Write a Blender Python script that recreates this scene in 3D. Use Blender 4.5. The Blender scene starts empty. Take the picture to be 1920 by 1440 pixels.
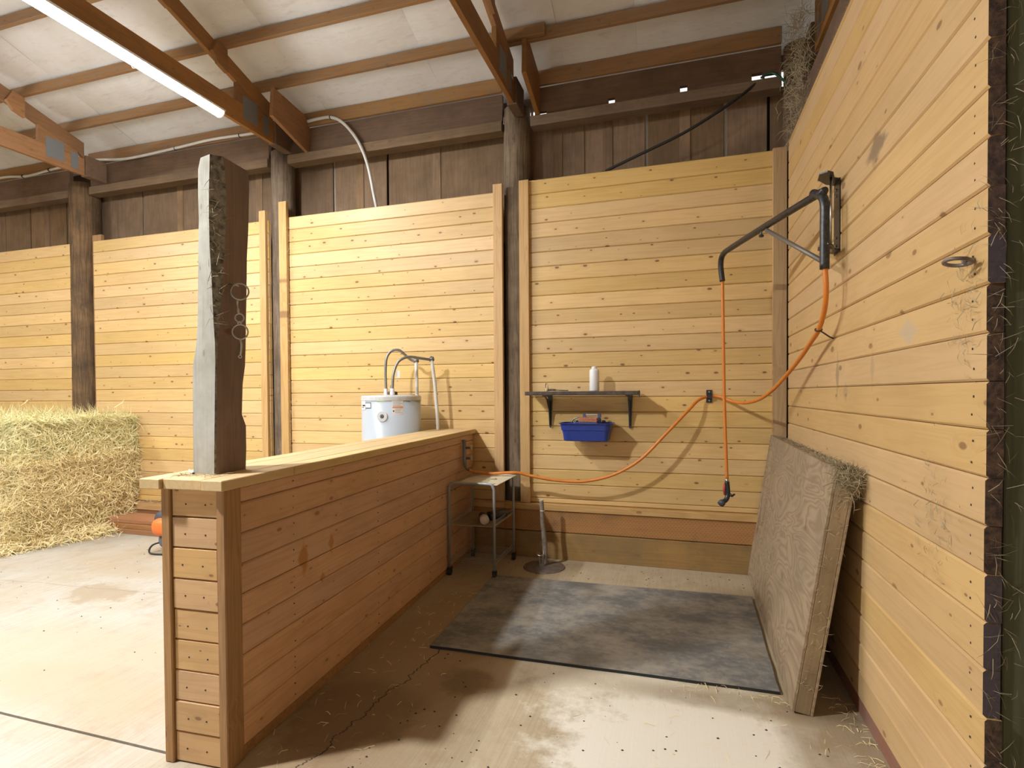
import bpy, bmesh, math, random
from mathutils import Vector, Matrix
random.seed(7)
S = bpy.context.scene
col = bpy.data.collections.new('barn'); S.collection.children.link(col)
R = math.radians

# ---------------------------------------------------------------- camera
cam = bpy.data.cameras.new('camera'); co = bpy.data.objects.new('camera', cam); col.objects.link(co)
cam.sensor_width = 36; cam.lens = 1024.24/1920*36; cam.shift_y = 0.01895; cam.clip_start = .02
yaw, pit, rol = -0.29680227, -0.01721594, -0.00655007
F = Vector((math.sin(yaw)*math.cos(pit), math.cos(yaw)*math.cos(pit), math.sin(pit)))
R0 = Vector((math.cos(yaw), -math.sin(yaw), 0)); U0 = R0.cross(F)
Rr = R0*math.cos(rol)+U0*math.sin(rol); Ur = -R0*math.sin(rol)+U0*math.cos(rol)
mw = Matrix((Rr, Ur, -F)).transposed().to_4x4(); mw.translation = (0, 0, 1.45)
co.matrix_world = mw
S.camera = co
# ---------------------------------------------------------------- world, exposure
w = bpy.data.worlds.new('sky'); S.world = w; w.use_nodes = True
w.node_tree.nodes['Background'].inputs[0].default_value = (1.0, .98, .94, 1)
w.node_tree.nodes['Background'].inputs[1].default_value = 1.5
S.view_settings.view_transform = 'Standard'; S.view_settings.look = 'None'
S.view_settings.gamma = 1; S.view_settings.exposure = -0.06
S.view_settings.use_curve_mapping = False
LAMP_POWER = 2700.0     # round high-bay lamp outside the frame
TUBE_POWER = 215.0      # emission strength of the long tubes

# ---------------------------------------------------------------- materials
MATS = {}
def newmat(name):
    m = bpy.data.materials.new(name); m.use_nodes = True; MATS[name] = m
    nt = m.node_tree; nt.nodes.clear()
    out = nt.nodes.new('ShaderNodeOutputMaterial'); b = nt.nodes.new('ShaderNodeBsdfPrincipled')
    nt.links.new(b.outputs[0], out.inputs[0])
    return m, nt, b
class G:
    """tiny node-graph helper"""
    def __init__(s, nt): s.nt = nt
    def n(s, t, **k):
        x = s.nt.nodes.new(t)
        for a, v in k.items(): setattr(x, a, v)
        return x
    def l(s, a, b): s.nt.links.new(a, b)
    def val(s, sock, v):
        if isinstance(v, (int, float)): sock.default_value = v
        elif isinstance(v, tuple): sock.default_value = v if len(v) != 3 or sock.type != 'RGBA' else (*v, 1)
        else: s.l(v, sock)
    def math(s, op, a, b=None, c=None, clamp=False):
        x = s.n('ShaderNodeMath', operation=op, use_clamp=clamp)
        s.val(x.inputs[0], a)
        if b is not None: s.val(x.inputs[1], b)
        if c is not None: s.val(x.inputs[2], c)
        return x.outputs[0]
    def vmath(s, op, a, b):
        x = s.n('ShaderNodeVectorMath', operation=op); s.val(x.inputs[0], a); s.val(x.inputs[1], b); return x.outputs[0]
    def mapr(s, v, a, b, c=0., d=1.):
        x = s.n('ShaderNodeMapRange'); s.val(x.inputs[0], v)
        for i, q in enumerate((a, b, c, d)): s.val(x.inputs[i+1], q)
        return x.outputs[0]
    def mix(s, f, a, b, mode='MIX'):
        x = s.n('ShaderNodeMix', data_type='RGBA', blend_type=mode)
        s.val(x.inputs[0], f); s.val(x.inputs[6], a); s.val(x.inputs[7], b); return x.outputs[2]
    def noise(s, vec, scale, detail=3., rough=.55, dist=0.):
        x = s.n('ShaderNodeTexNoise'); s.val(x.inputs['Vector'], vec)
        x.inputs['Scale'].default_value = scale; x.inputs['Detail'].default_value = detail
        x.inputs['Roughness'].default_value = rough; x.inputs['Distortion'].default_value = dist
        return x.outputs['Fac']
    def coord(s, rnd=True):
        tc = s.n('ShaderNodeTexCoord').outputs['Object']
        if not rnd: return tc, None
        oi = s.n('ShaderNodeObjectInfo').outputs['Random']
        off = s.n('ShaderNodeCombineXYZ'); s.val(off.inputs[0], s.math('MULTIPLY', oi, 97.)); s.val(off.inputs[1], s.math('MULTIPLY', oi, 41.)); s.val(off.inputs[2], s.math('MULTIPLY', oi, 63.))
        return s.vmath('ADD', tc, off.outputs[0]), oi
    def bump(s, h, strength, dist, b):
        x = s.n('ShaderNodeBump'); x.inputs['Strength'].default_value = strength; x.inputs['Distance'].default_value = dist
        s.l(h, x.inputs['Height']); s.l(x.outputs[0], b.inputs['Normal'])

def wood(name, base, dark, axis='X', knots=1.0, rough=.55, var=.22, grain=.48, dirt=None, dirtamt=0., bump=.25, spots=(), knotcol=(.16, .07, .03), kscale=6.5):
    m, nt, b = newmat(name); g = G(nt)
    P, rnd = g.coord()
    i = 'XYZ'.index(axis)
    sep = g.n('ShaderNodeSeparateXYZ'); g.l(P, sep.inputs[0])
    o = [sep.outputs[0], sep.outputs[1], sep.outputs[2]]
    L = o[i]; A, B = [o[j] for j in range(3) if j != i]
    # grain space: stretched along the length
    cg = g.n('ShaderNodeCombineXYZ'); g.val(cg.inputs[0], g.math('MULTIPLY', L, 1.2)); g.val(cg.inputs[1], g.math('MULTIPLY', A, 22.)); g.val(cg.inputs[2], g.math('MULTIPLY', B, 22.))
    # knot cells (ignoring thickness)
    ck = g.n('ShaderNodeCombineXYZ'); g.val(ck.inputs[0], g.math('MULTIPLY', L, .62)); g.val(ck.inputs[1], g.math('MULTIPLY', B if axis != 'Z' else A, 1.25)); g.val(ck.inputs[2], g.math('MULTIPLY', rnd, 31.))
    vo = g.n('ShaderNodeTexVoronoi', voronoi_dimensions='2D'); vo.inputs['Scale'].default_value = kscale; g.l(ck.outputs[0], vo.inputs['Vector'])
    d = vo.outputs['Distance']; vc = g.n('ShaderNodeSeparateColor'); g.l(vo.outputs['Color'], vc.inputs[0])
    pick = g.mapr(vc.outputs[0], .16, .20)
    size = g.mapr(g.math('POWER', vc.outputs[1], 2.2), 0., 1., .022, .085)
    kn = g.math('MULTIPLY', g.mapr(g.math('DIVIDE', d, size), .72, 1.15, 1., 0.), pick)
    halo = g.math('MULTIPLY', g.mapr(g.math('DIVIDE', d, size), .9, 3.6, 1., 0.), pick)
    warp = g.n('ShaderNodeVectorMath', operation='ADD'); g.l(cg.outputs[0], warp.inputs[0])
    hw = g.n('ShaderNodeCombineXYZ'); g.val(hw.inputs[1], g.math('MULTIPLY', halo, .9*knots)); g.val(hw.inputs[2], g.math('MULTIPLY', halo, .9*knots)); g.l(hw.outputs[0], warp.inputs[1])
    n1 = g.noise(warp.outputs[0], 1.0, 2., .5, .4)
    n2 = g.noise(cg.outputs[0], 5.0, 2., .6)
    rings = g.math('PINGPONG', g.math('MULTIPLY', n1, 9.), 1.)
    gf = g.math('MULTIPLY', g.math('ADD', g.math('MULTIPLY', g.mapr(rings, .35, 1.), .65), g.math('MULTIPLY', n2, .5)), grain)
    c = g.mix(gf, base, dark)
    big = g.noise(P, 1.3, 3.)
    tint = g.math('ADD', g.math('MULTIPLY', g.math('SUBTRACT', rnd, .5), var*2), g.math('MULTIPLY', g.math('SUBTRACT', big, .5), .3))
    hsv = g.n('ShaderNodeHueSaturation'); g.l(c, hsv.inputs['Color']); g.val(hsv.inputs['Value'], g.math('ADD', 1., tint))
    fr = g.math('FRACT', g.math('MULTIPLY', rnd, 7.31))
    g.val(hsv.inputs['Hue'], g.mapr(fr, 0., 1., .497, .503)); g.val(hsv.inputs['Saturation'], g.mapr(fr, 0., 1., .93, 1.08))
    c = hsv.outputs[0]
    if knots > 0:
        c = g.mix(g.math('MULTIPLY', halo, .22*knots), c, dark)
        c = g.mix(g.math('MULTIPLY', kn, .85*knots), c, knotcol)
    if dirt:
        dn = g.mapr(g.noise(P, 3.2, 5., .65), .5-.3*dirtamt, .75, 0., dirtamt)
        c = g.mix(dn, c, dirt)
    if spots:   # (y, z, ry, rz, colour, amount): marks on the wall at fixed places
        gp_ = g.n('ShaderNodeSeparateXYZ'); g.l(g.n('ShaderNodeNewGeometry').outputs['Position'], gp_.inputs[0])
        nz_ = g.math('MULTIPLY', g.math('SUBTRACT', g.noise(P, 14., 4., .6), .5), 1.4)
        for sy, sz, ry, rz, sc_, am in spots:
            dy = g.math('ABSOLUTE', g.math('DIVIDE', g.math('SUBTRACT', gp_.outputs[1], sy), ry)); dz = g.math('ABSOLUTE', g.math('DIVIDE', g.math('SUBTRACT', gp_.outputs[2], sz), rz))
            c = g.mix(g.mapr(g.math('ADD', g.math('ADD', dy, dz), nz_), .7, 1.15, am, 0.), c, sc_)
    g.l(c, b.inputs['Base Color']); b.inputs['Roughness'].default_value = rough
    b.inputs['Specular IOR Level'].default_value = .35
    g.bump(g.math('ADD', gf, g.math('MULTIPLY', n2, .4)), bump, .002, b)
    return m
def plain(name, colr, rough=.5, metal=0., noise=0., nscale=20., ncol=None, bump=0., spec=.5, emit=None, es=0.):
    m, nt, b = newmat(name); g = G(nt)
    P, rnd = g.coord()
    if noise > 0:
        n = g.noise(P, nscale, 5., .6)
        c = g.mix(g.mapr(n, .42, .68, 0., noise), colr, ncol or tuple(x*.4 for x in colr)); g.l(c, b.inputs['Base Color'])
        if bump: g.bump(n, bump, .004, b)
    else: b.inputs['Base Color'].default_value = (*colr, 1)
    b.inputs['Roughness'].default_value = rough; b.inputs['Metallic'].default_value = metal; b.inputs['Specular IOR Level'].default_value = spec
    if emit: b.inputs['Emission Color'].default_value = (*emit, 1); b.inputs['Emission Strength'].default_value = es
    return m

M_pine = wood('pine_board', (.70, .485, .21), (.56, .335, .12), knots=1.0, var=.10, rough=.42)
M_pineR = wood('pine_board_right', (.60, .405, .19), (.48, .295, .12), spots=((2.59, 2.44, .12, .075, (.20, .14, .09), .8), (3.143, 1.54, .035, .11, (.25, .19, .12), .65), (3.0, 1.45, .05, .05, (.3, .22, .14), .45), (2.62, 1.55, .03, .10, (.35, .25, .15), .5), (2.25, 1.66, .09, .05, (.45, .40, .33), .5)), knots=.8, var=.05, rough=.5, dirt=(.42, .27, .13), dirtamt=.18, kscale=4.2)
M_pineP = wood('pine_partition', (.62, .395, .245), (.44, .24, .13), spots=((2.155, .69, .045, .085, (.40, .17, .03), .8), (2.386, .70, .03, .06, (.42, .18, .03), .75), (2.303, .547, .022, .035, (.40, .17, .03), .7)), knots=.8, var=.12, rough=.5, dirt=(.33, .18, .10), dirtamt=.3, grain=.5)
M_block = wood('pine_block', (.62, .39, .19), (.45, .26, .11), knots=.9, var=.08, dirt=(.30, .20, .11), dirtamt=.35, rough=.6)
M_trim = wood('trim_stud', (.62, .40, .185), (.42, .235, .09), knots=.7, var=.08, grain=.6, kscale=3.2)
M_trimdark = wood('trim_stud_aged', (.42, .24, .11), (.24, .12, .05), knots=.6, var=.1, grain=.7, dirt=(.18, .11, .06), dirtamt=.4)
M_cap = wood('cap_plank', (.66, .48, .25), (.50, .32, .14), knots=.3, var=.05, dirt=(.40, .29, .16), dirtamt=.5, rough=.7)
M_treated = wood('treated_timber', (.40, .24, .09), (.24, .125, .045), knots=.5, var=.1, dirt=(.15, .115, .06), dirtamt=.75, rough=.7)
M_girt = wood('girt_timber', (.25, .165, .095), (.13, .08, .045), knots=.6, var=.1, dirt=(.10, .07, .045), dirtamt=.6, rough=.8)
M_beam = wood('eave_timber', (.20, .125, .08), (.11, .065, .042), knots=.6, var=.15, dirt=(.07, .048, .033), dirtamt=.6, rough=.8)
M_purlin = wood('purlin_timber', (.33, .175, .065), (.19, .09, .03), knots=.6, var=.1, dirt=(.22, .17, .12), dirtamt=.5, rough=.7)
M_truss = wood('truss_timber', (.36, .18, .065), (.20, .09, .035), axis='Y', knots=.5, var=.12, dirt=(.15, .08, .04), dirtamt=.4, rough=.65)
M_ply = wood('siding_plywood', (.31, .20, .115), (.19, .115, .06), axis='Z', knots=0., var=.22, dirt=(.10, .065, .035), dirtamt=.65, rough=.8, grain=.6)
M_pole = wood('pole_bark', (.30, .225, .15), (.10, .07, .045), axis='Z', knots=.6, var=.05, dirt=(.06, .04, .028), dirtamt=.75, rough=.85, bump=.7, grain=.8)
M_poledark = wood('pole_dark', (.30, .18, .085), (.08, .05, .03), axis='Z', knots=.4, var=.05, dirt=(.025, .018, .014), dirtamt=.85, rough=.85, bump=.7, grain=.8)
M_greenpost = wood('green_treated_post', (.12, .12, .065), (.06, .06, .03), axis='Z', knots=.3, var=.05, dirt=(.05, .045, .03), dirtamt=.5, rough=.8)
M_gray = wood('weathered_gray', (.47, .455, .395), (.28, .265, .225), axis='Z', knots=.5, var=.02, dirt=(.17, .15, .11), dirtamt=.8, rough=.85, bump=.5)
M_brownface = wood('weathered_brown', (.27, .19, .155), (.16, .105, .085), axis='Z', knots=.8, var=.02, dirt=(.07, .055, .05), dirtamt=.5, rough=.8, bump=.4, kscale=3)
M_rough = plain('torn_wood', (.26, .22, .16), .9, noise=.9, nscale=40, ncol=(.03, .025, .02), bump=1.)
M_red = wood('red_timber', (.34, .13, .065), (.20, .075, .04), knots=.4, dirt=(.20, .17, .15), dirtamt=.6, rough=.8)
M_lumber = wood('lumber', (.42, .19, .075), (.25, .10, .04), knots=.3, var=.15, dirt=(.40, .30, .18), dirtamt=.35)
M_shelf = plain('shelf_dark', (.055, .038, .03), .65, noise=.7, nscale=25, ncol=(.13, .10, .07))
M_black = plain('black_paint', (.012, .012, .014), .35, noise=.3, nscale=60, ncol=(.10, .10, .10))
M_rubber = plain('black_rubber', (.018, .018, .018), .6)
M_steel = plain('steel', (.52, .51, .48), .3, 1., noise=.3, nscale=50, ncol=(.2, .18, .15))
M_rust = plain('rusty_iron', (.24, .21, .19), .5, .4, noise=.7, nscale=22, ncol=(.11, .065, .04), bump=.3)
M_galv = plain('galvanized_plate', (.24, .25, .26), .55, .35)
M_hose = plain('orange_hose', (.66, .215, .028), .45, noise=.3, nscale=30, ncol=(.48, .15, .03))
M_blue = plain('blue_plastic', (.018, .045, .28), .38, noise=.12, nscale=40, ncol=(.12, .15, .35))
M_bluegray = plain('blue_gray_plastic', (.07, .10, .22), .45)
M_white = plain('white_plastic', (.80, .80, .80), .4)
M_conduit = plain('white_conduit', (.66, .65, .60), .45, noise=.3, nscale=8, ncol=(.45, .42, .36))
M_heater = plain('heater_enamel', (.42, .46, .50), .28, 0.)
M_heaterlid = plain('heater_lid', (.55, .57, .58), .4, noise=.4, nscale=30, ncol=(.45, .36, .24))
M_sticker = plain('sticker_white', (.75, .75, .74), .5)
M_orangesticker = plain('sticker_orange', (.75, .22, .05), .5)
M_inkgray = plain('print_gray', (.35, .35, .36), .6)
M_ink = plain('print_black', (.015, .015, .015), .5)
M_greensticker = plain('sticker_green', (.55, .68, .12), .5)
M_braid = plain('braided_pipe', (.30, .29, .26), .45, .6, noise=.5, nscale=120, ncol=(.1, .1, .09))
M_bristle = plain('copper_bristle', (.50, .20, .11), .8, noise=.6, nscale=120, ncol=(.22, .08, .05))
M_cartmetal = plain('cart_gray_paint', (.33, .345, .35), .35, .2)
M_cartshelf = plain('cart_shelf', (.34, .27, .15), .6, noise=.5, nscale=15, ncol=(.2, .15, .08))
M_paper = plain('cardboard', (.62, .55, .38), .8, noise=.3, nscale=10, ncol=(.45, .38, .24))
M_orange = plain('orange_plastic', (.80, .18, .035), .45)
M_darkplastic = plain('dark_gray_plastic', (.06, .065, .08), .5)
M_nail = plain('nail_hole', (.03, .02, .015), .8)
M_pink = plain('red_grip', (.45, .07, .05), .5)
M_web = plain('dusty_straw', (.34, .28, .17), .9)
M_straw = plain('hay_straw', (.85, .70, .38), .7, noise=.6, nscale=9, ncol=(.66, .56, .24))
M_strawgreen = plain('hay_green', (.82, .74, .40), .7, noise=.6, nscale=9, ncol=(.56, .55, .24))
M_hayc = plain('hay_core', (.30, .24, .10), .9, noise=.8, nscale=40, ncol=(.13, .10, .045), bump=1.)  # shade in the gaps between straws is put into this dark core colour
M_strip = plain('pale_batten', (.50, .47, .42), .7, noise=.3, nscale=20, ncol=(.3, .27, .22))
M_dark = plain('dark_backing', (.02, .015, .012), .9)
M_silt = plain('crumbs', (.05, .035, .025), .9)
M_tube = plain('lit_diffuser', (.9, .9, .9), .4, emit=(.97, .985, 1.), es=TUBE_POWER)
M_case = plain('light_housing', (.72, .73, .74), .45)

# plywood face of the leaning panel: swirling contour grain
m, nt, b = newmat('panel_face'); g = G(nt); P, rnd = g.coord()
M_panelface = m
sc_ = g.vmath('MULTIPLY', P, (1.1, 1., 2.6))
n = g.noise(sc_, 1.5, 2., .5, 1.2)
rr_ = g.math('PINGPONG', g.math('MULTIPLY', n, 26.), 1.)
c = g.mix(g.mapr(rr_, .2, .9), (.35, .26, .16), (.26, .18, .105))
c = g.mix(g.mapr(g.noise(P, 2.6, 5., .65), .45, .75, 0., .8), c, (.22, .17, .10))
c = g.mix(g.mapr(g.noise(P, 14., 3., .6), .66, .72, 0., .7), c, (.13, .09, .06))
g.l(c, b.inputs['Base Color']); b.inputs['Roughness'].default_value = .8; g.bump(rr_, .2, .002, b)

# rubber mat
m, nt, b = newmat('stall_mat'); g = G(nt); P, rnd = g.coord(); M_mat = m
n = g.noise(g.vmath('MULTIPLY', P, (1., 1.4, 1.)), 2.6, 9., .75)
n2 = g.noise(P, 28., 6., .7)
c = g.mix(g.mapr(n, .40, .64), (.125, .125, .12), (.30, .28, .245))
c = g.mix(g.mapr(g.math('ADD', g.math('MULTIPLY', n, .6), g.math('MULTIPLY', n2, .5)), .52, .72, 0., .75), c, (.36, .31, .23))
c = g.mix(g.mapr(g.noise(g.vmath('ADD', P, (5., 3., 0.)), 2.1, 6., .6), .52, .66, 0., .7), c, (.12, .105, .08))
sp = g.n('ShaderNodeSeparateXYZ'); g.l(g.n('ShaderNodeTexCoord').outputs['Object'], sp.inputs[0])
g.l(c, b.inputs['Base Color']); b.inputs['Roughness'].default_value = .72; g.bump(n2, .35, .004, b)

# concrete
m, nt, b = newmat('broomed_concrete'); g = G(nt); M_conc = m
P = g.n('ShaderNodeTexCoord').outputs['Object']
sp = g.n('ShaderNodeSeparateXYZ'); g.l(P, sp.inputs[0]); X, Y = sp.outputs[0], sp.outputs[1]
n = g.noise(P, .9, 6., .6); n2 = g.noise(P, 5., 6., .7); n3 = g.noise(P, 60., 3., .7)
broom = g.noise(g.vmath('MULTIPLY', P, (90., 2.2, 1.)), 1., 2., .6)
left = g.mapr(X, -2.1, -1.7, 1., 0.)
c = g.mix(left, (.47, .385, .255), (.47, .445, .39))
c = g.mix(g.mapr(n, .45, .68, 0., .65), c, (.42, .325, .20))
c = g.mix(g.mapr(n2, .48, .72, 0., .55), c, (.33, .245, .15))
c = g.mix(g.mapr(broom, .35, .7, 0., .34), c, (.30, .23, .14))
c = g.mix(g.mapr(n3, .62, .75, 0., .5), c, (.62, .58, .50))
def blob(cx, cy_, rx, ry, col_, amt, nz=.55, soft=.5):
    dx = g.math('DIVIDE', g.math('SUBTRACT', X, cx), rx); dy = g.math('DIVIDE', g.math('SUBTRACT', Y, cy_), ry)
    dd = g.math('SQRT', g.math('ADD', g.math('MULTIPLY', dx, dx), g.math('MULTIPLY', dy, dy)))
    dd = g.math('ADD', dd, g.math('MULTIPLY', g.math('SUBTRACT', n2, .5), nz*4))
    return g.mapr(dd, 1.+soft, 1.-soft*.3, 0., amt), col_
for bl in ((.05, 2.28, .52, .42, (.80, .76, .66), .85, .5, .35),   # chalky patch
           (-.25, 2.75, .5, .18, (.70, .65, .53), .5, .5, .5),
           (.62, 2.45, .16, .7, (.30, .22, .13), .7, .4, .5),      # dirt by the right wall
           (.30, 2.72, .5, .07, (.24, .175, .10), .6, .6, .6),
           (-1.38, 2.7, .33, 1.1, (.27, .17, .085), .72, .5, .6),  # brown stain by the low wall
           (-1.45, 2.15, .25, .25, (.16, .09, .045), .6, .5, .5),
           (-1.05, 2.55, .10, .10, (.15, .09, .045), .6, .6, .6),
           (-4.1, 2.95, .22, .16, (.34, .27, .18), .8, .9, .35),
           (-4.4, 3.4, .3, .12, (.40, .32, .22), .6, .9, .5),
           (-3.4, 2.2, .6, .3, (.44, .36, .25), .6, .8, .5),
           (-2.9, 1.95, .5, .15, (.42, .33, .22), .5, .8, .5)):
    mk, cc = blob(*bl); c = g.mix(mk, c, cc)
# crack wandering through the stained slab
cx = g.math('ADD', g.math('ADD', -1.62, g.math('MULTIPLY', Y, .115)), g.math('MULTIPLY', g.math('SUBTRACT', g.noise(g.vmath('MULTIPLY', P, (0., 1., 0.)), 5., 6., .7), .5), .22))
ck = g.math('LESS_THAN', g.math('ABSOLUTE', g.math('SUBTRACT', X, cx)), .0035)
ck = g.math('MULTIPLY', ck, g.math('LESS_THAN', Y, 3.0)); ck = g.math('MULTIPLY', ck, g.math('GREATER_THAN', Y, 1.69))
c = g.mix(ck, c, (.05, .035, .02))
cy2 = g.math('ADD', 3.35, g.math('ADD', g.math('MULTIPLY', X, .08), g.math('MULTIPLY', g.math('SUBTRACT', g.noise(g.vmath('MULTIPLY', P, (1., 0., 0.)), 2., 4., .6), .5), .12)))
ck = g.math('MULTIPLY', g.math('LESS_THAN', g.math('ABSOLUTE', g.math('SUBTRACT', Y, cy2)), .004), g.math('LESS_THAN', X, -2.2))
c = g.mix(g.math('MULTIPLY', ck, .5), c, (.20, .15, .10))
g.l(c, b.inputs['Base Color']); b.inputs['Roughness'].default_value = .85
g.bump(g.math('ADD', g.math('MULTIPLY', broom, .5), g.math('MULTIPLY', n3, .4)), .35, .004, b)

# roof insulation facing
m, nt, b = newmat('insulation_sheet'); g = G(nt); P, rnd = g.coord(); M_ins = m
n = g.noise(P, 1.1, 7., .65); n2 = g.noise(g.vmath('MULTIPLY', P, (1., 4., 1.)), 5., 5., .7)
c = g.mix(g.mapr(n, .40, .7, 0., .8), (.74, .735, .73), (.58, .55, .50))
c = g.mix(g.mapr(n2, .55, .75, 0., .4), c, (.36, .31, .25))
g.l(c, b.inputs['Base Color']); b.inputs['Roughness'].default_value = .55; g.bump(n2, .3, .01, b)

# dark painted plank ends
m, nt, b = newmat('plank_end'); g = G(nt); P, rnd = g.coord(); M_end = m
n = g.noise(P, 45., 5., .7)
n0 = g.math('FRACT', g.math('MULTIPLY', rnd, 13.7))
c = g.mix(g.mapr(n, .4, .65), (.045, .028, .022), (.15, .085, .05))
c = g.mix(g.mapr(n0, .45, .6, 0., .8), c, (.085, .07, .085))
g.l(c, b.inputs['Base Color']); b.inputs['Roughness'].default_value = .9; g.bump(n, .6, .004, b)

# perforated treated timber (incised dots)
m, nt, b = newmat('incised_timber'); g = G(nt); P, rnd = g.coord(False); M_incised = m
P2 = g.vmath('MULTIPLY', P, (1., 0., 1.)); sp = g.n('ShaderNodeSeparateXYZ'); g.l(P2, sp.inputs[0])
row = g.math('FLOOR', g.math('DIVIDE', sp.outputs[2], .016))
xx = g.math('ADD', sp.outputs[0], g.math('MULTIPLY', row, .0137))
fx = g.math('ABSOLUTE', g.math('SUBTRACT', g.math('FRACT', g.math('DIVIDE', xx, .028)), .5))
fz = g.math('ABSOLUTE', g.math('SUBTRACT', g.math('FRACT', g.math('DIVIDE', sp.outputs[2], .016)), .5))
dot = g.math('MULTIPLY', g.math('LESS_THAN', fx, .16), g.math('LESS_THAN', fz, .14))
gn = g.noise(g.vmath('MULTIPLY', P, (1.2, 8., 26.)), 1.5, 4., .6)
c = g.mix(gn, (.46, .235, .075), (.30, .135, .04))
c = g.mix(g.mapr(g.noise(P, 3.5, 5., .65), .5, .75, 0., .7), c, (.20, .11, .05))
c = g.mix(g.math('MULTIPLY', dot, .6), c, (.10, .045, .018))
g.l(c, b.inputs['Base Color']); b.inputs['Roughness'].default_value = .7

# ---------------------------------------------------------------- object helpers
def link(o, parent=None):
    col.objects.link(o)
    if parent is not None: o.parent = parent
    return o
def obj(name, me, mat=None, parent=None, loc=(0, 0, 0), rotz=0., smooth=False):
    if isinstance(me, bmesh.types.BMesh):
        bm = me; me = bpy.data.meshes.new(name); bmesh.ops.recalc_face_normals(bm, faces=bm.faces); bm.to_mesh(me); bm.free()
    if mat is not None and len(me.materials) == 0: me.materials.append(mat)
    if smooth:
        for p in me.polygons: p.use_smooth = True
    o = bpy.data.objects.new(name, me); o.location = loc; o.rotation_euler = (0, 0, rotz)
    return link(o, parent)
def empty(name, loc=(0, 0, 0), rotz=0., parent=None):
    o = bpy.data.objects.new(name, None); o.location = loc; o.rotation_euler = (0, 0, rotz); o.empty_display_size = .05
    return link(o, parent)
def tag(o, label=None, cat=None, group=None, kind=None):
    if label: o['label'] = label
    if cat: o['category'] = cat
    if group: o['group'] = group
    if kind: o['kind'] = kind
    return o
def copy_tree(o, parent=None):
    c = o.copy(); col.objects.link(c)
    if parent: c.parent = parent
    for ch in list(o.children): copy_tree(ch, c)
    return c
def box(bm, x0, x1, y0, y1, z0, z1):
    vs = [bm.verts.new((x, y, z)) for x in (x0, x1) for y in (y0, y1) for z in (z0, z1)]
    for f in ((0, 1, 3, 2), (4, 6, 7, 5), (0, 4, 5, 1), (2, 3, 7, 6), (0, 2, 6, 4), (1, 5, 7, 3)):
        bm.faces.new([vs[i] for i in f])
    return bm
def bxm(x0, x1, y0, y1, z0, z1, bev=.003):
    bm = bmesh.new(); box(bm, x0, x1, y0, y1, z0, z1)
    if bev: bmesh.ops.bevel(bm, geom=list(bm.edges), offset=bev, segments=1, affect='EDGES')
    return bm
def beambox(name, mat, x0, x1, y0, y1, z0, z1, parent=None, bev=.003):
    """box whose object origin sits at its lowest corner"""
    return obj(name, bxm(0, x1-x0, 0, y1-y0, 0, z1-z0, bev), mat, parent, (x0, y0, z0))
def prism(bm, pts, d0, d1, axis=1):
    """polygon pts in the plane perpendicular to axis, extruded from d0 to d1"""
    def mk(p, d):
        if axis == 1: return (p[0], d, p[1])
        if axis == 0: return (d, p[0], p[1])
        return (p[0], p[1], d)
    a = [bm.verts.new(mk(p, d0)) for p in pts]; b_ = [bm.verts.new(mk(p, d1)) for p in pts]
    bm.faces.new(a); bm.faces.new(b_[::-1])
    for i in range(len(pts)):
        j = (i+1) % len(pts); bm.faces.new((a[i], b_[i], b_[j], a[j]))
    return bm
def tube(bm, pts, r, seg=10, cap=True):
    pts = [Vector(p) for p in pts]; rs = r if isinstance(r, (list, tuple)) else [r]*len(pts)
    rings = []; prev = None
    for i, p in enumerate(pts):
        t = (pts[min(i+1, len(pts)-1)]-pts[max(i-1, 0)]).normalized()
        if prev is None:
            a = Vector((0, 0, 1)) if abs(t.z) < .9 else Vector((1, 0, 0)); u = t.cross(a).normalized()
        else:
            u = (prev-t*prev.dot(t)).normalized()
        prev = u; v = t.cross(u)
        rings.append([bm.verts.new(p+(u*math.cos(2*math.pi*k/seg)+v*math.sin(2*math.pi*k/seg))*rs[i]) for k in range(seg)])
    for a, b_ in zip(rings, rings[1:]):
        for k in range(seg): bm.faces.new((a[k], a[(k+1) % seg], b_[(k+1) % seg], b_[k]))
    if cap: bm.faces.new(rings[0]); bm.faces.new(rings[-1][::-1])
    return bm
def smooth_pts(pts, n=6):
    P = [Vector(p) for p in pts]; out = []
    for i in range(len(P)-1):
        p0, p1, p2, p3 = P[max(i-1, 0)], P[i], P[i+1], P[min(i+2, len(P)-1)]
        for k in range(n):
            t = k/n
            out.append(.5*((2*p1)+(-p0+p2)*t+(2*p0-5*p1+4*p2-p3)*t*t+(-p0+3*p1-3*p2+p3)*t**3))
    out.append(P[-1]); return out
def lathe(bm, prof, seg=24, c=(0, 0)):
    rings = []
    for r_, z in prof:
        if r_ < 1e-5: rings.append([bm.verts.new((c[0], c[1], z))])
        else: rings.append([bm.verts.new((c[0]+r_*math.cos(2*math.pi*k/seg), c[1]+r_*math.sin(2*math.pi*k/seg), z)) for k in range(seg)])
    for a, b_ in zip(rings, rings[1:]):
        for k in range(seg):
            q = []
            for v in (a[k % len(a)], a[(k+1) % len(a)], b_[(k+1) % len(b_)], b_[k % len(b_)]):
                if v not in q: q.append(v)
            if len(q) > 2: bm.faces.new(q)
    if len(rings[0]) > 1: bm.faces.new(rings[0])
    if len(rings[-1]) > 1: bm.faces.new(rings[-1][::-1])
    return bm
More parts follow.
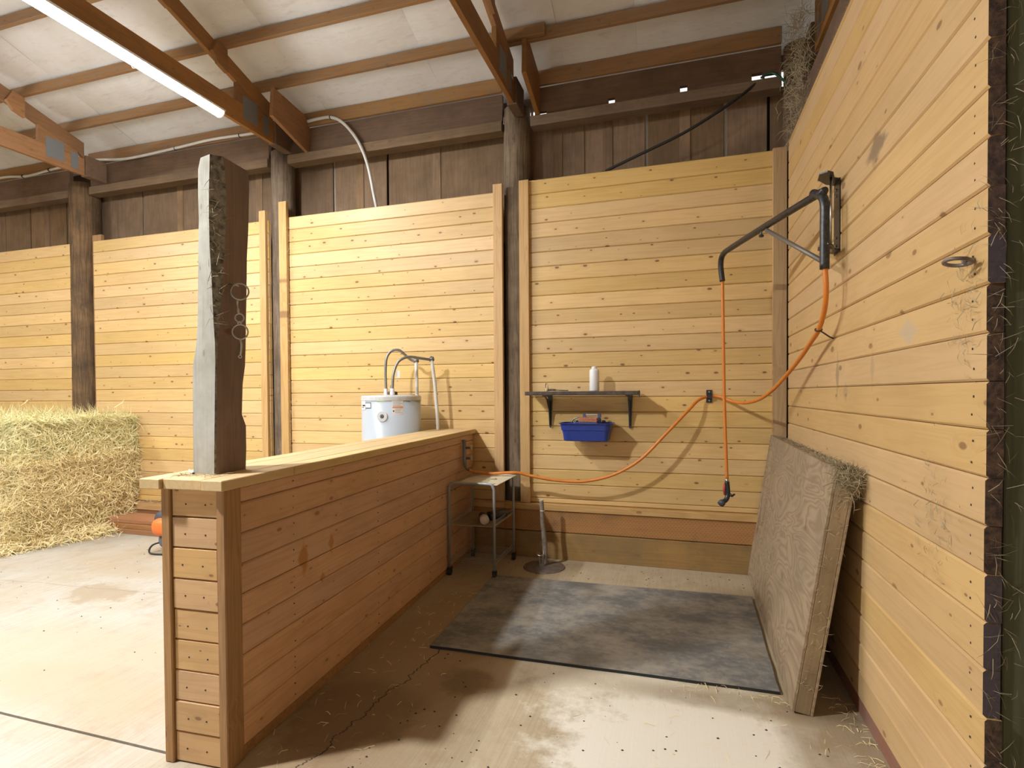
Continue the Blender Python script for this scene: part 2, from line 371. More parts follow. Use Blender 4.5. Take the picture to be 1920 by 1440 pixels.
def torus(bm, c, r, t, nrm=(0, 1, 0), seg=24, ss=8):
    n_ = Vector(nrm).normalized(); a = Vector((0, 0, 1)) if abs(n_.z) < .9 else Vector((1, 0, 0)); u = n_.cross(a).normalized(); v = n_.cross(u)
    rings = []
    for k in range(seg):
        an = 2*math.pi*k/seg; d = u*math.cos(an)+v*math.sin(an); cc = Vector(c)+d*r
        rings.append([bm.verts.new(cc+(d*math.cos(2*math.pi*j/ss)+n_*math.sin(2*math.pi*j/ss))*t) for j in range(ss)])
    for k in range(seg):
        A_, B_ = rings[k], rings[(k+1) % seg]
        for j in range(ss): bm.faces.new((A_[j], A_[(j+1) % ss], B_[(j+1) % ss], B_[j]))
    return bm
def straws(bm, pt, nrm, n, lmin, lmax, wd, lift=.35, rng=random):
    """pt(): random point; nrm(p): outward normal; thin bent ribbons"""
    for _ in range(n):
        p = Vector(pt()); nn = Vector(nrm(p)).normalized()
        t = Vector((rng.gauss(0, 1), rng.gauss(0, 1), rng.gauss(0, 1))); t = (t-nn*t.dot(nn)).normalized()
        d = (t+nn*rng.uniform(-.15, lift)).normalized(); L = rng.uniform(lmin, lmax)
        s = d.cross(nn).normalized()*wd*rng.uniform(.6, 1.3)
        s2 = (s+nn*rng.uniform(-wd, wd)); b1 = p+d*L*.5+nn*rng.uniform(0, .2)*L; e = p+d*L-nn*rng.uniform(0, .25)*L
        q = [bm.verts.new(v) for v in (p-s2, p+s2, b1+s2, b1-s2, e)]
        bm.faces.new((q[0], q[1], q[2], q[3])); bm.faces.new((q[3], q[2], q[4]))
    return bm

# ---------------------------------------------------------------- planks with V grooves
_pm = {}
def plank_mesh(L, W, mat, T=.038, ch=.0075, endmat=None):
    key = (round(L, 3), round(W, 4), mat.name, T, ch, endmat.name if endmat else None)
    if key in _pm: return _pm[key]
    bm = bmesh.new(); e = .0011
    pts = [(ch*.8, e), (0, ch), (0, W-ch), (ch*.8, W-e), (T, W-e), (T, e)]
    prism(bm, [(p[0], p[1]) for p in pts], 0, L, axis=0)
    bmesh.ops.recalc_face_normals(bm, faces=bm.faces)
    me = bpy.data.meshes.new('plank'); bm.to_mesh(me); bm.free(); me.materials.append(mat)
    if endmat:
        me.materials.append(endmat)
        for p in me.polygons:
            if abs(p.normal.x) > .9: p.material_index = 1
    _pm[key] = me; return me
def plank(parent, L, W, mat, loc, rotz=0., endmat=None, T=.038, name='board', jitter=.0012):
    j = random.uniform(-jitter, jitter)
    o = obj(name, plank_mesh(L, W, mat, T, endmat=endmat), None, parent, loc, rotz)
    v = Vector((0, 1, 0)); v.rotate(o.rotation_euler); o.location = Vector(loc)+v*j
    return o

# ================================================================ SETTING
# floor: two slabs with an open joint between them
bm = bmesh.new(); box(bm, -10, 4, 1.694, 5.0, -.12, 0); floor = tag(obj('floor', bm, M_conc), kind='structure')
bm = bmesh.new(); box(bm, -10, 4, -7, 1.680, -.12, 0); obj('slab', bm, M_conc, floor)
bm = bmesh.new(); box(bm, -10, 4, 1.680, 1.694, -.12, -.012); obj('joint_filler', bm, M_silt, floor)

# back wall -----------------------------------------------------------
YB = 4.72
bm = bmesh.new(); box(bm, -9.8, 3.0, 5.05, 5.07, 0, 3.99)
wall_back = tag(obj('wall_back', bm, M_dark), kind='structure')
def bay(x0, x1, z0, ztop, n=None, W=.1283):
    z = ztop-W; k = 0
    while z > z0-W+.012:
        w_ = W if z >= z0 else W-(z0-z)
        zz = max(z, z0)
        if w_ > .012: plank(wall_back, x1-x0, w_, M_pine, (x0, YB, zz))
        z -= W
bay(-9.45, -6.86, .26, 3.275, W=.134)
bay(-6.56, -4.08, .26, 3.272, W=.134)
bay(-3.82, -1.555, .48, 3.278, W=.129)
bay(-1.315, .80, .48, 3.345)
# bottom timbers of each bay
for x0, x1 in ((-1.50, .85), (-3.9, -1.50)):
    beambox('ledger_strip', M_trim, x0, x1, 4.655, 4.76, .425, .478, wall_back)
    o = beambox('skirt_timber', M_incised, x0, x1, 4.672, 4.76, .238, .422, wall_back)
    o = beambox('skirt_timber', M_treated, x0, x1, 4.668, 4.76, .0, .232, wall_back)
for x0, x1 in ((-6.56, -3.9), (-9.45, -6.56)):
    beambox('ledger_strip', M_trim, x0, x1, 4.66, 4.76, .17, .255, wall_back)
    beambox('skirt_timber', M_lumber, x0, x1, 4.672, 4.76, .0, .165, wall_back)
# vertical studs trimming the bays
for x0, x1, z0, z1, ma in ((-1.60, -1.513, .48, 3.335, M_trim), (-1.357, -1.268, .48, 3.340, M_trim),
                       (-3.918, -3.825, .26, 3.43, M_trim), (-4.163, -4.085, .26, 3.362, M_trim),
                       (.700, .800, .48, 3.345, M_trim)):
    o = obj('stud', bxm(0, z1-z0, 0, x1-x0, -.04, 0, .003), ma, wall_back)
    o.matrix_local = Matrix(((0, -1, 0, x1), (0, 0, 1, YB-.001), (1, 0, 0, z0), (0, 0, 0, 1)))
o = obj('stud', bxm(0, 3.0, 0, .14, -.04, 0, .003), M_trimdark, wall_back); o.matrix_local = Matrix(((0, -1, 0, -6.50), (0, 0, 1, YB+.085), (1, 0, 0, .36), (0, 0, 0, 1)))
# upper siding sheets with pale gaps
xs = [-9.5, -7.9, -7.254, -6.009, -4.72, -3.408, -2.785, -1.55, -.267, .371, .70, 1.6]
for a, b_ in zip(xs, xs[1:]):
    beambox('plywood_panel', M_ply, a*1.0204+.012, b_*1.0204-.012, 5.005, 5.022, 2.9, 3.97, wall_back, bev=.002)
for x in (-7.254, -6.009, -3.408, -.267, .371):
    beambox('seam_strip', M_strip, x*1.0204-.02, x*1.0204+.02, 5.024, 5.038, 2.9, 3.97, wall_back, bev=0)
# board-and-batten edges inside the sheets
for x in (-6.45, -5.45, -4.35, -3.1, -2.25, -1.05, -.85, -.6, .05, -7.6, -8.4):
    beambox('groove_batten', M_ply, x*1.0204-.045, x*1.0204+.045, 4.998, 5.0045, 2.95, 3.96, wall_back, bev=.002)
# girts: lower rail and tall eave board with notches where daylight shows
gx = [(-9.5, -7.02), (-6.68, -4.12), (-3.87, -1.54), (-1.27, .775)]
for i, (a, b_) in enumerate(gx):
    beambox('girt', M_girt, a, b_, 4.765, 4.89, 3.845, 3.935, wall_back)
    pts = [(0, 0)]
    for nx, nw, nh in sorted(((-.552, .028, .012), (.04, .028, .018), (.60, .04, .022), (.705, .05, .004), (-1.245, .012, .16), (-1.17, .045, -.006))):
        if a < nx-nw and nx+nw < b_:
            pts += [(nx-nw-a, 0), (nx-nw-a, nh+.04), (nx+nw-a, nh+.04), (nx+nw-a, 0)]
    if i == 3: pts = pts[:1]+pts[1:]
    pts += [(b_-a, 0), (b_-a, .245), (0, .245)]
    bm = prism(bmesh.new(), pts, 0, .04)
    obj('eave_board', bm, M_beam, wall_back, (a, 4.79, 3.937))
    beambox('nailer_strip', M_purlin, a, b_, 4.765, 4.80, 4.195, 4.322, wall_back)
beambox('eave_closure', M_beam, -9.5, 3.0, 5.05, 5.08, 4.125, 4.5, wall_back)  # unseen board added to stop daylight leaking in above the wall
# poles -----------------------------------------------------------------
def pole(x, y, r, ztop, mat, label, seed):
    rg = random.Random(seed); bm = bmesh.new(); seg = 20; rings = []
    nz = 26
    for i in range(nz+1):
        z = ztop*i/nz; rr = r*(1-.06*i/nz)
        rings.append([bm.verts.new(((rr+rg.uniform(-.003, .003)+.004*math.sin(k*1.7+i*.3))*math.cos(2*math.pi*k/seg), (rr+rg.uniform(-.003, .003))*math.sin(2*math.pi*k/seg), z)) for k in range(seg)])
    for a, b_ in zip(rings, rings[1:]):
        for k in range(seg): bm.faces.new((a[k], a[(k+1) % seg], b_[(k+1) % seg], b_[k]))
    bm.faces.new(rings[-1]); bm.faces.new(rings[0][::-1])
    o = obj('barn_pole', bm, mat, None, (x, y, 0), smooth=True); return tag(o, label, 'pole', 'round poles carrying the barn roof')
pole(-1.42, 4.862, .13, 4.05, M_pole, 'weathered grey round pole in the middle of the back wall, just left of the shelf', 1)
pole(-4.00, 4.862, .125, 4.0, M_pole, 'rough round pole between the two stud strips, left of the water heater', 2)
pole(-6.875, 4.862, .168, 4.0, M_poledark, 'dark charred-looking round pole standing behind the hay bales', 3)
pole(.918, 4.83, .13, 4.17, M_poledark, 'dark round pole in the right corner above the pine boards', 4)

# right wall -------------------------------------------------------------
XR = .77
bm = bmesh.new(); box(bm, XR+.04, XR+.06, 1.76, 4.6, .02, 3.2)
wall_right = tag(obj('wall_right', bm, M_dark), kind='structure')
z = .075; W = .1273; k = 0
while z < 3.285:
    w_ = min(W, 3.292-z)
    L = 4.452-1.733+random.uniform(-.004, .004)
    if w_ > .02: plank(wall_right, L, w_, M_pineR, (XR, 4.452, z), R(-90), M_end)
    z += W; k += 1
beambox('sill_timber', M_red, XR+.006, XR+.045, 1.74, 4.45, 0, .073, wall_right)
o = beambox('green_post', M_greenpost, XR+.047, XR+.19, 1.745, 1.885, 0, 4.3)
tag(o, 'green-stained treated square post at the right edge behind the plank ends', 'post')
M_far = wood('far_wall_boards', (.50, .36, .21), (.34, .22, .12), axis='Z', knots=0.)
for nm_, (x0, x1, y0, y1, z0, z1) in dict(wall_left=(-9.99, -9.9, -6.2, 5.05, 0, 8), wall_far_right=(4.0, 4.1, -6.2, 5.05, 0, 8), wall_front=(-9.9, -5.4, -6.3, -6.2, 0, 8)).items():
    o = beambox(nm_, M_far, x0, x1, y0, y1, z0, z1, bev=0); tag(o, kind='structure')
    if nm_ == 'wall_front':
        beambox('board_section', M_far, 0.2, 4.0, -6.3, -6.2, 0, 8, bev=0, parent=o).location -= o.location
        beambox('board_section', M_far, -5.4, .2, -6.3, -6.2, 3.6, 8, bev=0, parent=o).location -= o.location
# ceiling ----------------------------------------------------------------
SL = .31
def ceil(y): return 4.293+SL*(4.82-y)
bm = prism(bmesh.new(), [(5.08, ceil(5.08)+.035), (5.08, ceil(5.08)+.06), (-6, ceil(-6)+.06), (-6, ceil(-6)+.035)], -9.6, 3.6, axis=0)
ceiling = tag(obj('ceiling', bm, M_dark), kind='structure')
seams = [-9.55, -8.2, -7.05, -5.917, -4.75, -3.40, -2.142, -.95, -.33, .9, 2.2, 3.5]
PY = [5.05, 4.33, 3.88, 3.30, 2.70, 2.10, 1.5, .9, .3, -.3, -.9, -1.5, -2.1, -2.7, -3.3, -3.9, -4.5, -5.1, -5.9]
for a, b_ in zip(seams, seams[1:]):
    bm = bmesh.new(); nx = 7; grid = []
    rg = random.Random(int(a*100))
    for j in range((len(PY)-1)*3+1):
        q, fr = divmod(j, 3)
        y0 = PY[q]; y1 = PY[min(q+1, len(PY)-1)]; y = y0+(y1-y0)*fr/3
        row = []
        for i in range(nx):
            u = i/(nx-1); sag = -.05*(math.sin(math.pi*u)**.6 if 0 < u < 1 else 0)*(.15 if q == 0 else (.35 if fr == 0 else 1.))+rg.uniform(-.003, .003)
            row.append(bm.verts.new((a+(b_-a)*u, y, ceil(y)+.028+sag)))
        grid.append(row)
    for r0, r1 in zip(grid, grid[1:]):
        for i in range(nx-1): bm.faces.new((r0[i], r0[i+1], r1[i+1], r1[i]))
    obj('insulation_sheet', bm, M_ins, ceiling, smooth=True)
# purlins
def pz(y): return ceil(y)-.092
gp = 'purlins under the white roof sheets'
names = {4.33: 'lowest purlin above the back wall', 3.88: 'second purlin up from the back wall', 3.30: 'third purlin up from the back wall', 2.70: 'fourth purlin up from the back wall, at the top edge of the picture', 2.10: 'fifth purlin up from the back wall, overhead outside the picture'}
for y in PY[1:6]:
    z = pz(y)
    if y == 4.33:
        for a, b_, yy, lb in ((-9.5, -1.03, 4.33, 'left length of the lowest purlin, lapped over the middle truss'), (-1.40, 2.6, 4.37, 'right length of the lowest purlin, running to the dark corner pole')):
            tag(beambox('purlin', M_purlin, a, b_, yy, yy+.038, z-(yy-4.33)*SL, z-(yy-4.33)*SL+.09), lb, 'purlin', gp)
    else:
        lb = names.get(y, 'purlin overhead, outside the picture towards the camera')
        tag(beambox('purlin', M_purlin, -9.5, 2.6, y, y+.038, z, z+.09), lb, 'purlin', gp)
# trusses -----------------------------------------------------------------
def truss(x, label, side=1):
    t = empty('roof_truss', (x, 4.7, 3.93)); tag(t, label, 'truss', 'timber roof trusses')
    def P(y, z): return (y-4.7, z-3.93)
    th = .019
    bm = prism(bmesh.new(), [P(4.51, 3.935), P(4.51, 4.12), P(-5, 4.12), P(-5, 3.935)], -th, th, axis=0); obj('bottom_chord', bm, M_truss, t)
    lo = lambda y: pz(y)-.002-.145; hi = lambda y: pz(y)-.002
    bm = prism(bmesh.new(), [P(4.51, 4.121), P(4.51, hi(4.51)), P(-5, hi(-5)), P(-5, lo(-5)), P(4.45, max(lo(4.45), 4.121))], -th, th, axis=0); obj('top_chord', bm, M_truss, t)
    bm = prism(bmesh.new(), [P(4.44, 4.122), P(4.44, lo(4.44)-.001), P(4.05, lo(4.05)-.001), P(4.05, 4.122)], -th, th, axis=0); obj('heel_wedge', bm, M_truss, t)
    obj('bearing_block', bxm(-.045, .045, 4.512-4.7, 4.745-4.7, .0, .23, .006), M_beam, t)
    for y0, y1, z0, z1 in ((4.12, 4.30, 4.0, 4.205), (4.37, 4.445, 3.975, 4.15)):
        for s in (-1, 1): obj('gusset_plate', bxm(*( (th, th+.0025) if s > 0 else (-th-.0025, -th)), y0-4.7, y1-4.7, z0-3.93, z1-3.93, 0), M_galv, t)
    for y in (3.88, 3.30, 2.70, 2.1):
        bm = prism(bmesh.new(), [P(y-.07, hi(y-.07)), P(y-.13, lo(y)+.05), P(y-.07, lo(y)-.03), P(y+.03, lo(y)-.06), P(y+.03, hi(y+.03))], th+.001, th+.038, axis=0)
        obj('purlin_cleat', bm, M_truss, t)
    # webs out of frame towards the ridge
    for ya, yb in ((1.6, .9), (.2, .9)):
        bm = prism(bmesh.new(), [P(ya, 4.122), P(ya+.09, 4.122), P(yb+.09, lo(yb+.09)), P(yb, lo(yb))], -th, th, axis=0); obj('web', bm, M_truss, t)
    return t
truss(-3.84, 'brown truss carrying the lit tube light, meeting the pole left of the heater')
truss(-1.365, 'orange-brown truss meeting the middle grey pole')
truss(-6.40, 'honey-coloured truss at far left, meeting the dark pole above the hay')
truss(.97, 'dark cobwebbed truss rising behind the top of the right wall')
# wide hanger boards beside poles
for x, y0, y1, z0, zn, zt, lb in ((-3.655, 4.26, 4.80, 3.92, 4.06, 4.33, 'wide brown board hung beside the pole left of the water heater'),
                              (-1.225, 4.33, 4.80, 3.93, 4.07, 4.40, 'wide dark board hung beside the middle grey pole')):
    pts = [(y0, zn), (y0+.02, zt), (y1, ceil(y1)-.02), (y1, z0)]
    bm = prism(bmesh.new(), [(p[0]-y0, p[1]-z0) for p in pts], 0, .04, axis=0); bmesh.ops.bevel(bm, geom=list(bm.edges), offset=.003, segments=1, affect='EDGES')
    o = obj('hanger_board', bm, M_truss, None, (x, y0, z0)); tag(o, lb, 'board')
# dark framing above the right wall
o = beambox('header_beam', M_beam, .86, .90, 2.0, 4.58, 3.42, 3.64); tag(o, 'dark brown beam running above the top of the right wall', 'beam')
o = beambox('header_beam', M_beam, .80, .84, 2.0, 4.56, 3.30, 3.375); tag(o, 'thin dark rail lying just over the right wall boards', 'rail')

# ================================================================ LOW WALL
TH = .052
hw = empty('low_wall', (-1.655, 1.66, 0), TH)   # local +y runs to the back wall, +x faces the wash bay
tag(hw, 'low pine-boarded wall with plank cap between the wash bay and the hay side', 'partition')
LEN = 3.06; Wd = .300
# right-hand and left-hand boards
z = .045; W = .1225
for k in range(9):
    w_ = min(W, 1.090-z)
    if w_ < .02: break
    plank(hw, LEN-.10, w_, M_pineP, (-.006, .092, z), R(90))
    plank(hw, LEN-.10, w_, M_pineP, (-Wd+.006, LEN-.008, z), R(-90))
    z += W
beambox('base_rail', M_trimdark, -.045, -.012, .09, LEN-.01, 0, .043, hw)
# end stack of short blocks
z = .004; Wb = .1217
for k in range(9):
    w_ = min(Wb, 1.090-z)
    if w_ < .03: break
    j = random.uniform(-.003, .003)
    bm = prism(bmesh.new(), [(.0, .004), (.008, .0015), (.038, .0015), (.038, w_-.0015), (.008, w_-.0015), (0, w_-.005)], 0, .205, axis=0)
    # swap: profile in (y, z)
    o = obj('end_block', bm, M_block, hw, (-.252, .012+j, z))
    nb = bmesh.new()
    for nx in (.055+random.uniform(-.01, .01), .145+random.uniform(-.01, .01)):
        lathe(nb, [(0, 0), (.0035, 0), (.0035, .002), (0, .002)], 8)
        nb.verts.ensure_lookup_table()
        for v in nb.verts[-18:]:
            y_, z_ = v.co.y, v.co.z; v.co = (v.co.x+nx, -z_+.0006, y_+w_*.45)
    obj('nail_hole', nb, M_nail, o)
    z += Wb
# corner studs
def vstud(parent, x0, x1, y0, y1, z0, z1, mat):
    o = obj('corner_stud', bxm(0, z1-z0, 0, y1-y0, 0, x1-x0, .004), mat, parent)
    o.matrix_local = Matrix(((0, 0, 1, x0), (0, 1, 0, y0), (1, 0, 0, z0), (0, 0, 0, 1))); return o
vstud(hw, -.040, 0., 0, .09, 0, 1.090, M_trimdark)
vstud(hw, -.298, -.256, 0, .09, 0, 1.090, M_trimdark)
# plank cap
def capbox(x0, x1, y0, y1, mat=M_cap):
    o = obj('cap_plank', bxm(0, y1-y0, 0, x1-x0, 0, .040, .003), mat, hw)
    o.matrix_local = Matrix(((0, 1, 0, x0), (1, 0, 0, y0), (0, 0, 1, 1.0915), (0, 0, 0, 1))); return o
capbox(-.075, .022, -.035, .395, M_cap); capbox(-.355, -.258, -.042, 2.0, M_cap)
capbox(-.256, -.077, -.028, LEN-.005, M_cap); capbox(-.075, .022, .398, LEN-.005, M_cap); capbox(-.355, -.258, 2.003, LEN-.005, M_cap)

# weathered post on the low wall ------------------------------------------
pt_ = empty('hitching_post', (-1.85, 1.84, 1.132))
tag(pt_, 'tall weathered grey squared post standing on the end of the low wall', 'post')
lv = []
#        z     Lx      Fx      cx     Ry      Lback
rows = [(1.132, -1.915, -1.789, .004, 1.925), (1.22, -1.915, -1.787, .004, 1.930), (1.32, -1.914, -1.784, .004, 1.930), (1.37, -1.913, -1.782, .004, 1.908),
        (1.50, -1.912, -1.778, .004, 1.915), (1.58, -1.908, -1.775, .004, 1.93), (1.66, -1.890, -1.773, .006, 1.935), (1.74, -1.882, -1.772, .012, 1.938), (1.90, -1.876, -1.770, .02, 1.945),
        (2.05, -1.872, -1.768, .03, 1.95), (2.17, -1.866, -1.765, .034, 1.96), (2.27, -1.868, -1.763, .034, 1.965), (2.37, -1.866, -1.762, .03, 1.97), (2.415, -1.852, -1.765, .025, 1.965)]
bm = bmesh.new(); rings = []
for z, lx, fx, ch, ry in rows:
    # L(left-front), F1, F2 (chamfer), R(right-back), back-left
    sec = [(lx, 1.765), (fx-ch, 1.750), (fx+.25*ch, 1.750+ch*1.3), (-1.80, ry), (-1.93, ry+.02), (lx-.012, 1.80)]
    top = z > 2.4
    rings.append([bm.verts.new((x+1.85, y-1.84, z-1.132+(.015 if top and y > 1.9 else 0))) for x, y in sec])
for a, b_ in zip(rings, rings[1:]):
    for k in range(6):
        f = bm.faces.new((a[k], a[(k+1) % 6], b_[(k+1) % 6], b_[k]))
        f.material_index = 0 if k in (0, 4, 5) else (1 if k == 2 else (2 if k == 1 else 1))
bm.faces.new(rings[-1]); bm.faces.new(rings[0][::-1])
me = bpy.data.meshes.new('post_body'); bmesh.ops.recalc_face_normals(bm, faces=bm.faces); bm.to_mesh(me); bm.free()
for mm in (M_gray, M_brownface, M_rough): me.materials.append(mm)
obj('post_body', me, None, pt_)
bm = bmesh.new(); straws(bm, lambda: (random.uniform(.05, .09), random.uniform(-.10, -.05), random.uniform(.6, 1.25)), lambda p: (1, -1, 0), 130, .015, .06, .0008)
straws(bm, lambda: (random.uniform(-.1, .1), random.uniform(-.16, -.09), random.uniform(.001, .004)), lambda p: (0, 0, 1), 60, .03, .08, .0009, .1)
tag(obj('clinging_hay', bm, M_web, pt_), 'thin hay wisps caught on the post', kind='stuff')
# bit hanging on the post
bt = empty('hanging_bit', (-1.745, 1.84, 1.88)); tag(bt, 'steel ring bit hanging from a nail on the weathered post', 'horse bit')
bm = tube(bmesh.new(), [(-.045, -.03, .035), (0, -.012, .026), (.012, -.01, .022)], .0025, 8); obj('nail', bm, M_steel, bt, smooth=True)
bm = torus(bmesh.new(), (.012, -.005, 0), .034, .0032, (.55, -.8, .1)); obj('upper_ring', bm, M_steel, bt, smooth=True)
bm = tube(bmesh.new(), smooth_pts([(.0, -.005, -.034), (.0, -.006, -.06), (.006, -.006, -.092)]), [.004]*4+[.003]*4+[.0045]*5, 8); obj('mouthpiece', bm, M_steel, bt, smooth=True)
bm = torus(bmesh.new(), (.010, -.006, -.108), .017, .003, (.5, -.85, 0)); torus(bm, (.010, -.006, -.130), .006, .0035, (.5, -.85, 0)); obj('small_ring', bm, M_steel, bt, smooth=True)
bm = torus(bmesh.new(), (.012, -.006, -.166), .030, .0032, (.5, -.85, 0)); obj('lower_ring', bm, M_steel, bt, smooth=True)
bm = tube(bmesh.new(), smooth_pts([(.012, -.006, -.195), (.018, -.006, -.225), (.012, -.006, -.262)]), .004, 8); torus(bm, (.010, -.006, -.268), .006, .002, (.5, -.85, 0), 14, 6); obj('shank', bm, M_steel, bt, smooth=True)
bm = tube(bmesh.new(), [(-1.975, 1.80, 1.137), (-1.885, 1.735, 1.137)], .004, 8); o = obj('marker_pen', bm, M_white, smooth=True)
tag(o, 'thin white pen with black end lying on the cap beside the grey post', 'pen')
bm = tube(bmesh.new(), [(-1.8849, 1.7349, 1.137), (-1.876, 1.7285, 1.137)], .0048, 8); obj('pen_cap', bm, M_black, o, smooth=True)

# hose manifold on the low wall --------------------------------------------
mf = empty('water_manifold', (-1.792, 4.38, .84)); tag(mf, 'grey twin-tap water manifold on the far end of the low wall', 'tap')
bm = tube(bmesh.new(), [(.024, 0, -.01), (.022, 0, .03), (.02, 0, .20)], [.013, .017, .017], 10); obj('body', bm, M_galv, mf, smooth=True)
bm = tube(bmesh.new(), [(.02, 0, .20), (.02, 0, .215), (.02, 0, .22)], [.022, .022, .012], 8); obj('top_nut', bm, M_rust, mf)
for z in (.06, .15):
    bm = tube(bmesh.new(), [(.03, 0, z), (.065, 0, z), (.078, 0, z)], [.011, .011, .007], 8); v = obj('tap_valve', bm, M_rust, mf, smooth=True)
    bm = torus(bmesh.new(), (.085, 0, z), .018, .004, (1, 0, 0), 16, 6); tube(bm, [(.085, 0, z-.018), (.085, 0, z+.018)], .003, 6); tube(bm, [(.076, 0, z), (.088, 0, z)], .006, 6); obj('tap_handle', bm, M_steel, v, smooth=True)
bm = tube(bmesh.new(), [(.024, 0, -.008), (.035, .005, -.03), (.055, .01, -.045)], .012, 8); obj('outlet_elbow', bm, M_rust, mf, smooth=True)

# ================================================================ LIGHTS
def tube_light(x, y0, y1, z, label):
    t = empty('tube_light', (x, y0, z)); tag(t, label, 'light', 'long tube lights')
    L = y1-y0
    bm = prism(bmesh.new(), [(-.05, .0), (-.055, .014), (-.03, .026), (.03, .026), (.055, .014), (.05, .0)], 0, L, axis=1); obj('housing', bm, M_case, t)
    pts = [(-.045, -.001)]+[(-.045*math.cos(a), -.001-.04*math.sin(a)) for a in [math.pi*k/8 for k in range(1, 8)]]+[(.045, -.001)]
    bm = prism(bmesh.new(), pts, .012, L-.012, axis=1); obj('diffuser', bm, M_tube, t, smooth=False)
    for yy in (.0, L-.011):
        bm = prism(bmesh.new(), [(p[0]*1.06, p[1]*1.06) for p in pts], yy, yy+.011, axis=1); obj('end_cap', bm, M_white, t)
    return t
tl = tube_light(-3.80, 2.05, 3.84, 3.905, 'long glowing tube light fixed under the brown truss')
bm = tube(bmesh.new(), smooth_pts([(.05, .97, -.01), (.062, .98, -.05), (.055, .95, -.10), (.048, .93, -.05), (.05, .92, -.01)]), .0018, 6); obj('pull_cord', bm, M_white, tl)
hb = empty('round_light', (-3.34, .55, 3.93)); tag(hb, 'round high-bay lamp outside the picture, above and left of the camera', 'light')
bm = lathe(bmesh.new(), [(.0, .09), (.07, .085), (.15, .03), (.165, 0), (.15, .004)], 32); obj('lamp_housing', bm, M_case, hb, smooth=True)
bm = lathe(bmesh.new(), [(0, .0), (.105, .0), (.10, .006), (0, .008)], 32); obj('lamp_lens', bm, plain('round_lens', (.9, .9, .9), .4, emit=(.97, .985, 1.), es=LAMP_POWER), hb)
tube_light(-7.6, 0.6, 3.0, 3.905, 'added fill tube light outside the picture, brightening the hay side')  # unseen fill lamp, added to brighten the left side

# ================================================================ WHITE CONDUIT, CABLE
def pipe(name, pts, r, mat, label, cat, n=6, group=None, seg=10):
    pts = smooth_pts(pts, n); c0 = pts[0].copy()
    bm = tube(bmesh.new(), [p-c0 for p in pts], r, seg); o = obj(name, bm, mat, None, c0, smooth=True)
    return tag(o, label, cat, group)
c1 = pipe('white_conduit', [(-9.0, 4.75, 4.17), (-8.18, 4.75, 4.215), (-7.70, 4.75, 4.18), (-7.265, 4.75, 4.205), (-6.9, 4.78, 4.24), (-6.53, 4.74, 4.22), (-6.035, 4.74, 4.172), (-5.33, 4.74, 4.192), (-4.81, 4.74, 4.215), (-4.26, 4.74, 4.203), (-3.95, 4.70, 4.21)], .014, M_conduit, 'white cable conduit sagging under the roof edge, left of the pole near the heater', 'conduit')
c2 = pipe('white_conduit', [(-3.60, 4.745, 4.228), (-3.456, 4.745, 4.235), (-3.319, 4.742, 4.224), (-3.178, 4.74, 4.144), (-3.017, 4.74, 3.948), (-2.913, 4.745, 3.70), (-2.86, 4.77, 3.40), (-2.84, 4.80, 3.24)], .015, M_conduit, 'white conduit arching down behind the boards right of the pole near the heater', 'conduit')
for par, x, z in ((c1, -7.76, 4.183), (c1, -7.3, 4.203), (c1, -5.33, 4.192), (c1, -4.45, 4.208), (c2, -3.33, 4.226)):
    bm = torus(bmesh.new(), (x-par.location.x, 4.745-par.location.y, z-par.location.z), .016, .006, (1, 0, .1), 14, 6); obj('cable_clip', bm, M_black, par, smooth=True)
pipe('black_cable', [(-.72, 4.78, 3.32), (-.60, 4.76, 3.36), (-.312, 4.74, 3.455), (.031, 4.73, 3.575), (.319, 4.74, 3.723), (.50, 4.76, 3.84), (.604, 4.78, 3.925)], .012, M_rubber, 'thick black cable slanting up the dark siding towards the corner pole', 'cable')
pipe('green_cable', [(.62, 4.75, 3.935), (.70, 4.74, 3.955), (.76, 4.70, 3.88), (.80, 4.66, 3.80)], .009, plain('green_jacket', (.01, .09, .055), .4), 'short green cable beside the top right corner pole', 'cable')

# ================================================================ WATER HEATER
wh = empty('water_heater', (-2.45, 4.34, 0)); tag(wh, 'grey cylindrical water heater behind the low wall', 'water heater')
rH = .258
bm = lathe(bmesh.new(), [(rH-.01, .02), (rH, .03), (rH, 1.405)], 48); obj('tank', bm, M_heater, wh, smooth=True)
bm = lathe(bmesh.new(), [(rH+.004, 1.40), (rH+.004, 1.432), (rH-.003, 1.443), (.0, 1.452)], 48); o = obj('lid', bm, M_heaterlid, wh)
bm = lathe(bmesh.new(), [(rH-.03, 0), (rH-.03, .02)], 32); obj('foot_ring', bm, M_black, wh)
def patch(a0, a1, z0, z1, mat, parent, name, dr=.0012, n=8):
    bm = bmesh.new(); rws = []
    for i in range(n+1):
        a = R(a0+(a1-a0)*i/n); rws.append([bm.verts.new(((rH+d)*math.cos(a), (rH+d)*math.sin(a), z)) for d, z in ((dr, z0), (dr, z1), (dr-.001, z1), (dr-.001, z0))])
    for a, b_ in zip(rws, rws[1:]):
        for k in range(4): bm.faces.new((a[k], a[(k+1) % 4], b_[(k+1) % 4], b_[k]))
    bm.faces.new(rws[0]); bm.faces.new(rws[-1][::-1]); return obj(name, bm, mat, parent)
